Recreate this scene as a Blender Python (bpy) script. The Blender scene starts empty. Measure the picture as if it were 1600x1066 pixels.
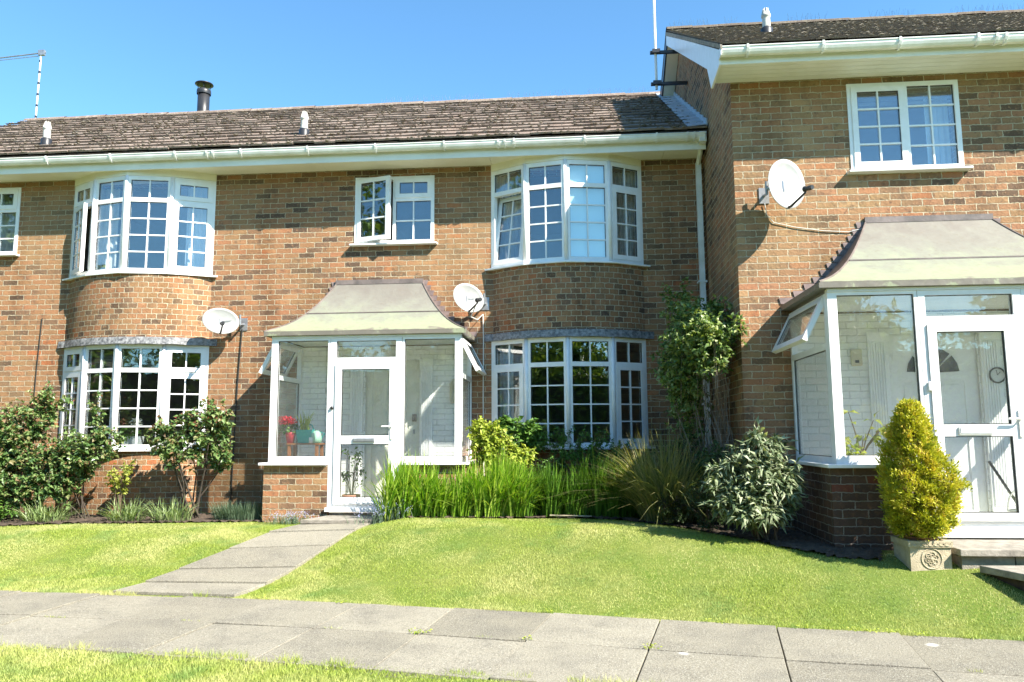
import bpy, math, random
import numpy as np
from mathutils import Vector, Matrix

# ------------------------------------------------------------------ camera, world, sun
random.seed(7); RNG = np.random.default_rng(11)
sc = bpy.context.scene
col = sc.collection
ZUP = 1.4                      # everything is modelled relative to the eye, then lifted by this at the end

cam_d = bpy.data.cameras.new('camera'); cam = bpy.data.objects.new('camera', cam_d); col.objects.link(cam)
yaw, pitch, roll = math.radians(4.764), math.radians(7.084), math.radians(-0.329)
fwd = Vector((-math.sin(yaw)*math.cos(pitch), math.cos(yaw)*math.cos(pitch), math.sin(pitch)))
rt = Vector((math.cos(yaw), math.sin(yaw), 0)); up = rt.cross(fwd)
r2 = rt*math.cos(roll) + up*math.sin(roll); u2 = -rt*math.sin(roll) + up*math.cos(roll)
cam.matrix_world = Matrix((( r2.x, u2.x, -fwd.x, 0), (r2.y, u2.y, -fwd.y, 0), (r2.z, u2.z, -fwd.z, 0), (0, 0, 0, 1)))
cam_d.sensor_width = 36.0; cam_d.lens = 36.0*1187.8/1600.0
cam_d.clip_start = 0.05; cam_d.clip_end = 2000
sc.camera = cam

SUN = Vector((1.54, -1.0, 1.62)).normalized()
sun_el = math.asin(SUN.z); sun_az = math.atan2(SUN.x, SUN.y)      # azimuth clockwise from +Y
w = bpy.data.worlds.new('World'); sc.world = w; w.use_nodes = True
wn = w.node_tree; bg = wn.nodes['Background']
sky = wn.nodes.new('ShaderNodeTexSky'); sky.sky_type = 'NISHITA'; sky.sun_disc = False
sky.sun_elevation = sun_el; sky.sun_rotation = sun_az
sky.air_density = 1.0; sky.dust_density = 0.3; sky.ozone_density = 3.0
tint = wn.nodes.new('ShaderNodeMix'); tint.data_type = 'RGBA'; tint.blend_type = 'MULTIPLY'; tint.inputs[0].default_value = 1.0
tint.inputs[7].default_value = (.92, 1.36, 1.46, 1)
wn.links.new(sky.outputs[0], tint.inputs[6]); wn.links.new(tint.outputs[2], bg.inputs[0]); bg.inputs[1].default_value = 0.075
sd = bpy.data.lights.new('sun', 'SUN'); sun = bpy.data.objects.new('sun', sd); col.objects.link(sun)
sd.energy = 5.0; sd.angle = math.radians(0.5); sd.color = (1.0, 0.93, 0.82)
sun.rotation_euler = SUN.to_track_quat('Z', 'Y').to_euler()
sun.location = (6, -6, 12)
sc.view_settings.view_transform = 'Standard'; sc.view_settings.look = 'None'
sc.view_settings.exposure = 1.55; sc.view_settings.gamma = 1.0
sc.view_settings.use_curve_mapping = False
sc.cycles.max_bounces = 8; sc.cycles.transparent_max_bounces = 16; sc.cycles.diffuse_bounces = 4

# ------------------------------------------------------------------ node helpers and materials
def newmat(name):
    m = bpy.data.materials.new(name); m.use_nodes = True
    nt = m.node_tree; nt.nodes.clear()
    out = nt.nodes.new('ShaderNodeOutputMaterial')
    return m, nt, out
def nd(nt, typ, **kw):
    n = nt.nodes.new(typ)
    for k, v in kw.items():
        if k.startswith('i_'):
            key = k[2:]; n.inputs[int(key) if key.isdigit() else key.replace('_', ' ')].default_value = v
        else: setattr(n, k, v)
    return n
def ramp(nt, fac, stops, interp='LINEAR'):
    r = nt.nodes.new('ShaderNodeValToRGB'); r.color_ramp.interpolation = interp
    el = r.color_ramp.elements
    while len(el) < len(stops): el.new(0.5)
    for e, (p, c) in zip(el, stops):
        e.position = p; e.color = (c[0], c[1], c[2], 1) if len(c) == 3 else c
    if fac is not None: nt.links.new(fac, r.inputs[0])
    return r
def mixc(nt, a, b, fac, mode='MIX'):
    m = nt.nodes.new('ShaderNodeMix'); m.data_type = 'RGBA'; m.blend_type = mode
    for s, v in ((6, a), (7, b), (0, fac)):
        if isinstance(v, (int, float)): m.inputs[s].default_value = v
        elif isinstance(v, tuple): m.inputs[s].default_value = (*v, 1) if len(v) == 3 else v
        else: nt.links.new(v, m.inputs[s])
    return m.outputs[2]
def math_n(nt, op, a, b=0.0):
    m = nt.nodes.new('ShaderNodeMath'); m.operation = op
    for s, v in ((0, a), (1, b)):
        if isinstance(v, (int, float)): m.inputs[s].default_value = v
        else: nt.links.new(v, m.inputs[s])
    return m.outputs[0]
def noise(nt, scale, detail=4, rough=.55, vec=None, dist=0.0):
    n = nd(nt, 'ShaderNodeTexNoise', i_Scale=scale, i_Detail=detail, i_Roughness=rough, i_Distortion=dist)
    if vec is not None: nt.links.new(vec, n.inputs['Vector'])
    return n.outputs['Fac']
def geo_pos(nt): return nt.nodes.new('ShaderNodeNewGeometry').outputs['Position']

def simple(name, c1, c2=None, rough=.5, nscale=6, bump=0.0, bscale=60, spec=.5, metal=0.0, coords='obj'):
    m, nt, out = newmat(name)
    b = nd(nt, 'ShaderNodeBsdfPrincipled', i_Roughness=rough, i_Metallic=metal)
    b.inputs['Specular IOR Level'].default_value = spec
    vec = nt.nodes.new('ShaderNodeTexCoord').outputs['Object'] if coords == 'obj' else geo_pos(nt)
    if c2 is None: c2 = tuple(x*.86 for x in c1)
    f = noise(nt, nscale, 5, .6, vec)
    r = ramp(nt, f, [(.35, c2), (.65, c1)]); nt.links.new(r.outputs[0], b.inputs['Base Color'])
    if bump:
        bn = nd(nt, 'ShaderNodeBump', i_Strength=bump, i_Distance=.01)
        nt.links.new(noise(nt, bscale, 4, .6, vec), bn.inputs['Height']); nt.links.new(bn.outputs[0], b.inputs['Normal'])
    nt.links.new(b.outputs[0], out.inputs[0])
    return m

def brick_mat(name, bw=.225, tone='tan', white=False):
    m, nt, out = newmat(name)
    b = nd(nt, 'ShaderNodeBsdfPrincipled', i_Roughness=.9); b.inputs['Specular IOR Level'].default_value = .2
    uv = nt.nodes.new('ShaderNodeUVMap').outputs[0]
    # wobble so that edges of the bricks are uneven
    nv = nd(nt, 'ShaderNodeTexNoise', i_Scale=22.0, i_Detail=4.0); nt.links.new(uv, nv.inputs['Vector'])
    sub = nd(nt, 'ShaderNodeVectorMath', operation='SUBTRACT'); nt.links.new(nv.outputs['Color'], sub.inputs[0]); sub.inputs[1].default_value = (.5, .5, .5)
    scl = nd(nt, 'ShaderNodeVectorMath', operation='SCALE'); nt.links.new(sub.outputs[0], scl.inputs[0]); scl.inputs['Scale'].default_value =   .026 if not white else .008
    add = nd(nt, 'ShaderNodeVectorMath', operation='ADD'); nt.links.new(uv, add.inputs[0]); nt.links.new(scl.outputs[0], add.inputs[1])
    bt = nd(nt, 'ShaderNodeTexBrick', offset=.5, offset_frequency=2, squash=1.0)
    bt.inputs['Color1'].default_value = (0, 0, 0, 1); bt.inputs['Color2'].default_value = (1, 1, 1, 1); bt.inputs['Mortar'].default_value = (.5, .5, .5, 1)
    bt.inputs['Scale'].default_value = 1; bt.inputs['Mortar Size'].default_value = .0058; bt.inputs['Mortar Smooth'].default_value = .35
    bt.inputs['Bias'].default_value = 0; bt.inputs['Brick Width'].default_value = bw; bt.inputs['Row Height'].default_value = .075
    nt.links.new(add.outputs[0], bt.inputs['Vector'])
    pos = geo_pos(nt)
    big = noise(nt, .9, 3, .5, pos); big3 = noise(nt, .55, 3, .55, pos); fine = noise(nt, 38, 4, .65, pos); mid = noise(nt, 7, 3, .6, pos)
    if white:
        colr = ramp(nt, bt.outputs['Color'], [(0, (.80, .81, .79)), (1, (.87, .88, .86))]).outputs[0]
        mort = (.74, .75, .73)
    else:
        sh = math_n(nt, 'ADD', bt.outputs['Color'], math_n(nt, 'MULTIPLY', math_n(nt, 'SUBTRACT', big, .5), .9))
        if tone == 'tan':
            st = [(0, (.11, .082, .062)), (.18, (.22, .15, .10)), (.34, (.30, .215, .12)), (.52, (.33, .20, .12)), (.66, (.28, .175, .105)), (.8, (.36, .205, .125)), (.92, (.35, .17, .09)), (1, (.40, .28, .16))]
        elif tone == 'red':
            st = [(0, (.105, .078, .06)), (.17, (.19, .13, .09)), (.32, (.28, .175, .10)), (.5, (.31, .175, .10)), (.68, (.29, .19, .105)), (.84, (.34, .175, .10)), (.94, (.36, .23, .13)), (1, (.38, .16, .075))]
        else:
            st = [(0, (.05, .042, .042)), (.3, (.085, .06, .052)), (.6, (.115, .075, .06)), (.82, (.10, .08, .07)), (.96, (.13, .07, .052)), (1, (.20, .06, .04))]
        colr = ramp(nt, sh, st).outputs[0]
        # sooty, pale and orange blotches within single bricks
        colr = mixc(nt, colr, (.09, .07, .06), ramp(nt, mid, [(.56, (0, 0, 0)), (.70, (.6, .6, .6))]).outputs[0])
        if tone != 'dark': colr = mixc(nt, colr, (.35, .27, .145), ramp(nt, big3, [(.46, (0, 0, 0)), (.66, (.4, .4, .4))]).outputs[0])
        mid2 = noise(nt, 19, 4, .7, pos); colr = mixc(nt, colr, (.34, .19, .10), ramp(nt, mid2, [(.52, (0, 0, 0)), (.68, (.45, .45, .45))]).outputs[0])
        colr = mixc(nt, colr, (.12, .09, .07), ramp(nt, mid2, [(.30, (.7, .7, .7)), (.42, (0, 0, 0))]).outputs[0]) if tone != 'dark' else colr
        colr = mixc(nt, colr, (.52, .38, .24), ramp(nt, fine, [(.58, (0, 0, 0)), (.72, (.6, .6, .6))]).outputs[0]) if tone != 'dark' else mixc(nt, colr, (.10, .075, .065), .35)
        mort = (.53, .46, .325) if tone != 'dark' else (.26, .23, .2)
    mc = mixc(nt, mort, tuple(x*.72 for x in mort), ramp(nt, mid, [(.4, (0, 0, 0)), (.7, (1, 1, 1))]).outputs[0])
    if not white: colr = mixc(nt, colr, (1.0, .875, .79), 1.0, 'MULTIPLY')
    mp = nd(nt, 'ShaderNodeMapping'); mp.inputs['Scale'].default_value = (2.6, 2.6, .55); nt.links.new(pos, mp.inputs[0])
    if not white: colr = mixc(nt, colr, (.62, .58, .54), ramp(nt, noise(nt, 1.0, 5, .65, mp.outputs[0]), [(.50, (0, 0, 0)), (.68, (.75, .75, .75))]).outputs[0], 'MULTIPLY')
    fin = mixc(nt, colr, mc, bt.outputs['Fac'])
    nt.links.new(fin, b.inputs['Base Color'])
    hgt = math_n(nt, 'SUBTRACT', math_n(nt, 'MULTIPLY', fine, .45 if not white else .15), bt.outputs['Fac'])
    bn = nd(nt, 'ShaderNodeBump', i_Strength=1.0 if not white else .6, i_Distance=.02); nt.links.new(hgt, bn.inputs['Height'])
    nt.links.new(bn.outputs[0], b.inputs['Normal']); nt.links.new(b.outputs[0], out.inputs[0])
    return m

def glass_mat(name, tint=(.93, .97, .96), refl=1.35, wav=.0035, dust=.015):
    m, nt, out = newmat(name)
    tr = nd(nt, 'ShaderNodeBsdfTransparent'); tr.inputs[0].default_value = (*tint, 1)
    gl = nd(nt, 'ShaderNodeBsdfGlossy', i_Roughness=0.0); gl.inputs[0].default_value = (1, 1, 1, 1)
    fr = nd(nt, 'ShaderNodeFresnel', i_IOR=1.52)
    # the pane is seen from both sides: keep the same index for back faces (no false total reflection)
    bf = nt.nodes.new('ShaderNodeNewGeometry').outputs['Backfacing']
    nt.links.new(math_n(nt, 'SUBTRACT', 1.52, math_n(nt, 'MULTIPLY', bf, 1.52-1/1.52)), fr.inputs['IOR'])
    fac = math_n(nt, 'MINIMUM', math_n(nt, 'ADD', math_n(nt, 'MULTIPLY', fr.outputs[0], refl), .03), 1.0)
    bn = nd(nt, 'ShaderNodeBump', i_Strength=1.0, i_Distance=wav); nt.links.new(noise(nt, 1.6, 2, .5, geo_pos(nt)), bn.inputs['Height'])
    nt.links.new(bn.outputs[0], gl.inputs['Normal'])
    mx = nt.nodes.new('ShaderNodeMixShader'); nt.links.new(fac, mx.inputs[0]); nt.links.new(tr.outputs[0], mx.inputs[1]); nt.links.new(gl.outputs[0], mx.inputs[2])
    # a thin film of dust that catches the sun
    df = nd(nt, 'ShaderNodeBsdfDiffuse'); df.inputs[0].default_value = (.80, .84, .80, 1)
    m2 = nt.nodes.new('ShaderNodeMixShader'); dn = ramp(nt, noise(nt, 9, 5, .7, geo_pos(nt)), [(.3, (dust*.5,)*3), (.7, (dust*1.6,)*3)])
    nt.links.new(dn.outputs[0], m2.inputs[0]); nt.links.new(mx.outputs[0], m2.inputs[1]); nt.links.new(df.outputs[0], m2.inputs[2])
    nt.links.new(m2.outputs[0], out.inputs[0])
    return m

def leaf_mat(name, cols, trans=.35, rough=.45, spec=.4):
    """cols: list of base colours picked per leaf through the UV random value"""
    m, nt, out = newmat(name)
    uv = nt.nodes.new('ShaderNodeUVMap').outputs[0]
    sx = nt.nodes.new('ShaderNodeSeparateXYZ'); nt.links.new(uv, sx.inputs[0])
    n = len(cols); r = ramp(nt, sx.outputs[0], [(i/(max(1, n-1)), c) for i, c in enumerate(cols)])
    b = nd(nt, 'ShaderNodeBsdfPrincipled', i_Roughness=rough); b.inputs['Specular IOR Level'].default_value = spec
    nt.links.new(r.outputs[0], b.inputs['Base Color'])
    t = nd(nt, 'ShaderNodeBsdfTranslucent')
    tc = mixc(nt, r.outputs[0], (1.0, 1.0, .35), 1.0, 'MULTIPLY'); nt.links.new(tc, t.inputs[0])
    mx = nt.nodes.new('ShaderNodeMixShader'); mx.inputs[0].default_value = trans
    nt.links.new(b.outputs[0], mx.inputs[1]); nt.links.new(t.outputs[0], mx.inputs[2]); nt.links.new(mx.outputs[0], out.inputs[0])
    return m

M = {}
M['brick'] = brick_mat('brick_main', .225, 'red')
M['brick_tan'] = brick_mat('brick_right', .225, 'tan')
M['brick_bay'] = brick_mat('brick_bay', .132, 'red')
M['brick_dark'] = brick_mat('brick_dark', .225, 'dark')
M['brick_porch'] = brick_mat('brick_porch', .214, 'tan')
M['white_brick'] = brick_mat('white_painted_brick', .225, 'tan', True)
M['upvc'] = simple('white_upvc', (.85, .85, .855), (.78, .78, .77), .3, 7, .0)
M['fascia'] = simple('white_fascia', (.84, .84, .80), (.74, .74, .68), .38, 2.2)
M['soffit'] = simple('cream_soffit', (.86, .82, .70), (.78, .74, .62), .6, 3)
M['gutterm'] = simple('white_gutter', (.84, .84, .81), (.68, .68, .62), .3, 5)
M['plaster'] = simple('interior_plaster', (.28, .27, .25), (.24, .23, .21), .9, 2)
M['glass'] = glass_mat('window_glass', (.90, .94, .95), 2.1, .0035, .002)
M['porch_glass'] = glass_mat('porch_glass', (.98, .99, .985), 1.0, .0012, .020)
M['lead'] = simple('grey_lead', (.30, .30, .30), (.07, .07, .075), .5, 24, .5, 50, coords='geo')
M['flash'] = simple('pinkish_lead_steps', (.27, .20, .18), (.16, .12, .11), .45, 9, .2, 40, coords='geo')
M['curtain'] = simple('pale_curtain', (.72, .70, .66), (.60, .57, .53), .9, 8)
M['net'] = simple('white_curtain', (.80, .84, .88), (.66, .72, .78), .9, 8)
M['blind'] = simple('pale_aqua_sheet', (.74, .93, .92), (.70, .90, .89), .8, 1.5)
M['slat'] = simple('beige_blind', (.62, .56, .42), (.50, .45, .33), .7, 4)
M['dark_metal'] = simple('dark_metal', (.03, .03, .033), (.02, .02, .022), .4, 8)
M['grey_metal'] = simple('galvanised', (.42, .44, .46), (.30, .31, .33), .35, 12, metal=.6)
M['dish'] = simple('dish_grey', (.36, .365, .35), (.30, .305, .30), .5, 9)
M['cable_dark'] = simple('black_cable', (.02, .02, .02), None, .5)
M['cable_white'] = simple('white_cable', (.68, .67, .62), None, .5)
M['vent'] = simple('pale_vent', (.62, .60, .54), (.40, .38, .33), .6, 9)
M['wood'] = simple('varnished_wood', (.32, .14, .06), (.22, .09, .04), .4, 9)
M['red'] = simple('red_pot', (.45, .03, .05), None, .4)
M['teal'] = simple('teal_trug', (.03, .36, .33), None, .5)
M['ceramic'] = simple('white_ceramic', (.80, .79, .76), None, .25)
M['terracotta'] = simple('terracotta', (.48, .20, .13), None, .8)
M['black'] = simple('black_plastic', (.02, .02, .02), None, .4)
M['cream_door'] = simple('cream_door', (.74, .74, .64), (.70, .70, .60), .35, 2)
M['white_door'] = simple('white_door', (.87, .88, .87), (.83, .84, .83), .35, 2)
M['stem'] = simple('brown_stem', (.16, .11, .07), (.08, .055, .035), .85, 30)
M['stem_dark'] = simple('dark_stem', (.07, .055, .04), (.04, .03, .022), .9, 30)
M['soil'] = simple('soil', (.085, .06, .042), (.035, .025, .018), .95, 14, 1.0, 35, coords='geo')
M['stone'] = simple('cast_stone', (.50, .43, .30), (.34, .29, .20), .85, 16, .6, 90)
M['pale_floor'] = simple('pale_floor_tiles', (.80, .79, .75), (.74, .73, .68), .5, 5)
M['step'] = simple('step_slab', (.32, .29, .24), (.19, .17, .14), .9, 12, .6, 70, coords='geo')

def patina_mat():
    m, nt, out = newmat('patinated_copper')
    b = nd(nt, 'ShaderNodeBsdfPrincipled', i_Roughness=.48); b.inputs['Specular IOR Level'].default_value = .4
    uv = nt.nodes.new('ShaderNodeUVMap').outputs[0]
    sx = nt.nodes.new('ShaderNodeSeparateXYZ'); nt.links.new(uv, sx.inputs[0])       # v: 0 drip edge .. 1 top; u: along
    pos = geo_pos(nt)
    n1 = noise(nt, 3.2, 5, .65, pos, .6); n2 = noise(nt, 20, 4, .7, pos)
    v = math_n(nt, 'ADD', sx.outputs[1], math_n(nt, 'MULTIPLY', math_n(nt, 'SUBTRACT', n1, .5), .9))
    c = ramp(nt, v, [(.0, (.16, .145, .12)), (.075, (.19, .175, .14)), (.11, (.27, .295, .19)), (.44, (.255, .275, .19)), (.58, (.225, .235, .18)), (.74, (.20, .195, .165)), (1, (.17, .155, .135))]).outputs[0]
    c = mixc(nt, c, (.16, .135, .10), ramp(nt, n2, [(.55, (0, 0, 0)), (.78, (.7, .7, .7))]).outputs[0])
    sd_ = ramp(nt, sx.outputs[0], [(0, (0, 0, 0)), (.001, (0, 0, 0)), (.5, (0, 0, 0))])
    nt.links.new(c, b.inputs['Base Color'])
    bn = nd(nt, 'ShaderNodeBump', i_Strength=.35, i_Distance=.03); nt.links.new(noise(nt, 5, 3, .5, pos), bn.inputs['Height'])
    nt.links.new(bn.outputs[0], b.inputs['Normal']); nt.links.new(b.outputs[0], out.inputs[0])
    return m
M['patina'] = patina_mat()
M['copper_dark'] = simple('brown_shaded_copper', (.20, .16, .145), (.11, .09, .08), .45, 6, .3, 20, coords='geo')  # brown metal, with the roof cheeks' shade also put into its colour

def tile_mat(name, a, bcol, cc, moss):
    m, nt, out = newmat(name)
    b = nd(nt, 'ShaderNodeBsdfPrincipled', i_Roughness=.92); b.inputs['Specular IOR Level'].default_value = .15
    pos = geo_pos(nt)
    uv = nt.nodes.new('ShaderNodeUVMap').outputs[0]; sx = nt.nodes.new('ShaderNodeSeparateXYZ'); nt.links.new(uv, sx.inputs[0])
    base = ramp(nt, sx.outputs[0], [(0, a), (.5, bcol), (1, cc)]).outputs[0]
    n1 = noise(nt, 9, 5, .7, pos); n2 = noise(nt, 45, 4, .7, pos); n3 = noise(nt, 1.3, 3, .5, pos)
    c = mixc(nt, base, moss, ramp(nt, n1, [(.52, (0, 0, 0)), (.66, (.8, .8, .8))]).outputs[0])
    c = mixc(nt, c, (.40, .35, .30), ramp(nt, n2, [(.58, (0, 0, 0)), (.72, (.45, .45, .45))]).outputs[0])
    c = mixc(nt, c, (.10, .075, .055), ramp(nt, n3, [(.5, (0, 0, 0)), (.8, (.5, .5, .5))]).outputs[0])
    nt.links.new(c, b.inputs['Base Color'])
    bn = nd(nt, 'ShaderNodeBump', i_Strength=.9, i_Distance=.02); nt.links.new(n2, bn.inputs['Height']); nt.links.new(bn.outputs[0], b.inputs['Normal'])
    nt.links.new(b.outputs[0], out.inputs[0]); return m
M['tile'] = tile_mat('weathered_tiles', (.18, .135, .11), (.27, .215, .175), (.23, .17, .135), (.36, .31, .26))
M['tile2'] = tile_mat('weathered_plain_tiles', (.12, .095, .075), (.17, .14, .11), (.14, .11, .085), (.20, .18, .13))
M['moss'] = simple('dry_moss', (.27, .23, .18), (.16, .14, .09), .95, 40, 1.0, 80, coords='geo')

def slab_mat():
    m, nt, out = newmat('paving_slab')
    b = nd(nt, 'ShaderNodeBsdfPrincipled', i_Roughness=.9); b.inputs['Specular IOR Level'].default_value = .2
    pos = geo_pos(nt)
    uv = nt.nodes.new('ShaderNodeUVMap').outputs[0]; sx = nt.nodes.new('ShaderNodeSeparateXYZ'); nt.links.new(uv, sx.inputs[0])
    base = ramp(nt, sx.outputs[0], [(0, (.22, .20, .152)), (1, (.295, .27, .21))]).outputs[0]
    n1 = noise(nt, 2.2, 5, .65, pos); n2 = noise(nt, 62, 4, .75, pos); n3 = noise(nt, 150, 2, .6, pos)
    c = mixc(nt, base, (.13, .12, .10), ramp(nt, n1, [(.45, (0, 0, 0)), (.72, (.7, .7, .7))]).outputs[0])
    c = mixc(nt, c, (.07, .062, .048), ramp(nt, n2, [(.50, (0, 0, 0)), (.66, (.62, .62, .62))]).outputs[0])
    c = mixc(nt, c, (.46, .44, .37), ramp(nt, n3, [(.54, (0, 0, 0)), (.66, (.85, .85, .85))]).outputs[0])
    # pale lichen spots
    vo = nd(nt, 'ShaderNodeTexVoronoi', i_Scale=1.15, i_Randomness=1.0); nt.links.new(pos, vo.inputs['Vector'])
    spot = math_n(nt, 'ADD', vo.outputs['Distance'], math_n(nt, 'MULTIPLY', n1, .12))
    c = mixc(nt, c, (.60, .58, .52), ramp(nt, spot, [(.085, (.75, .75, .75)), (.115, (0, 0, 0))]).outputs[0])
    nt.links.new(c, b.inputs['Base Color'])
    bn = nd(nt, 'ShaderNodeBump', i_Strength=.9, i_Distance=.01); nt.links.new(n2, bn.inputs['Height']); nt.links.new(bn.outputs[0], b.inputs['Normal'])
    nt.links.new(b.outputs[0], out.inputs[0]); return m
M['slab'] = slab_mat()

def lawn_ground_mat():
    m, nt, out = newmat('lawn_thatch')
    b = nd(nt, 'ShaderNodeBsdfPrincipled', i_Roughness=.95); b.inputs['Specular IOR Level'].default_value = .1
    pos = geo_pos(nt)
    c = ramp(nt, noise(nt, 1.4, 4, .6, pos), [(.35, (.10, .15, .025)), (.65, (.17, .19, .05))]).outputs[0]
    c = mixc(nt, c, (.07, .11, .02), ramp(nt, noise(nt, 60, 3, .7, pos), [(.5, (0, 0, 0)), (.7, (.8, .8, .8))]).outputs[0])
    nt.links.new(c, b.inputs['Base Color']); nt.links.new(b.outputs[0], out.inputs[0]); return m
M['lawn'] = lawn_ground_mat()

def blade_mat():
    m, nt, out = newmat('grass_blades')
    uv = nt.nodes.new('ShaderNodeUVMap').outputs[0]; sx = nt.nodes.new('ShaderNodeSeparateXYZ'); nt.links.new(uv, sx.inputs[0])
    pos = geo_pos(nt)
    c = ramp(nt, sx.outputs[0], [(0, (.17, .26, .04)), (.4, (.33, .42, .07)), (.72, (.47, .52, .12)), (.9, (.58, .57, .22)), (1, (.66, .62, .34))]).outputs[0]
    big = noise(nt, 1.0, 4, .6, pos, .4)
    c = mixc(nt, c, (.62, .60, .26), ramp(nt, big, [(.42, (0, 0, 0)), (.62, (.8, .8, .8))]).outputs[0])
    big2 = noise(nt, 2.3, 3, .6, pos)
    c = mixc(nt, c, (.20, .33, .09), ramp(nt, big2, [(.52, (0, 0, 0)), (.68, (.75, .75, .75))]).outputs[0])
    b = nd(nt, 'ShaderNodeBsdfPrincipled', i_Roughness=.55); b.inputs['Specular IOR Level'].default_value = .3
    nt.links.new(c, b.inputs['Base Color'])
    t = nd(nt, 'ShaderNodeBsdfTranslucent'); nt.links.new(c, t.inputs[0])
    mx = nt.nodes.new('ShaderNodeMixShader'); mx.inputs[0].default_value = .35
    nt.links.new(b.outputs[0], mx.inputs[1]); nt.links.new(t.outputs[0], mx.inputs[2]); nt.links.new(mx.outputs[0], out.inputs[0]); return m
M['blade'] = blade_mat()

# ------------------------------------------------------------------ mesh helpers
def tag(o, label=None, cat=None, group=None, kind=None):
    if label: o['label'] = label
    if cat: o['category'] = cat
    if group: o['group'] = group
    if kind: o['kind'] = kind
    return o
def empty(name, loc, label, cat, group=None):
    o = bpy.data.objects.new(name, None); col.objects.link(o); o.location = loc; o.empty_display_size = .2
    bpy.context.view_layer.update()
    return tag(o, label, cat, group)

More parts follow.
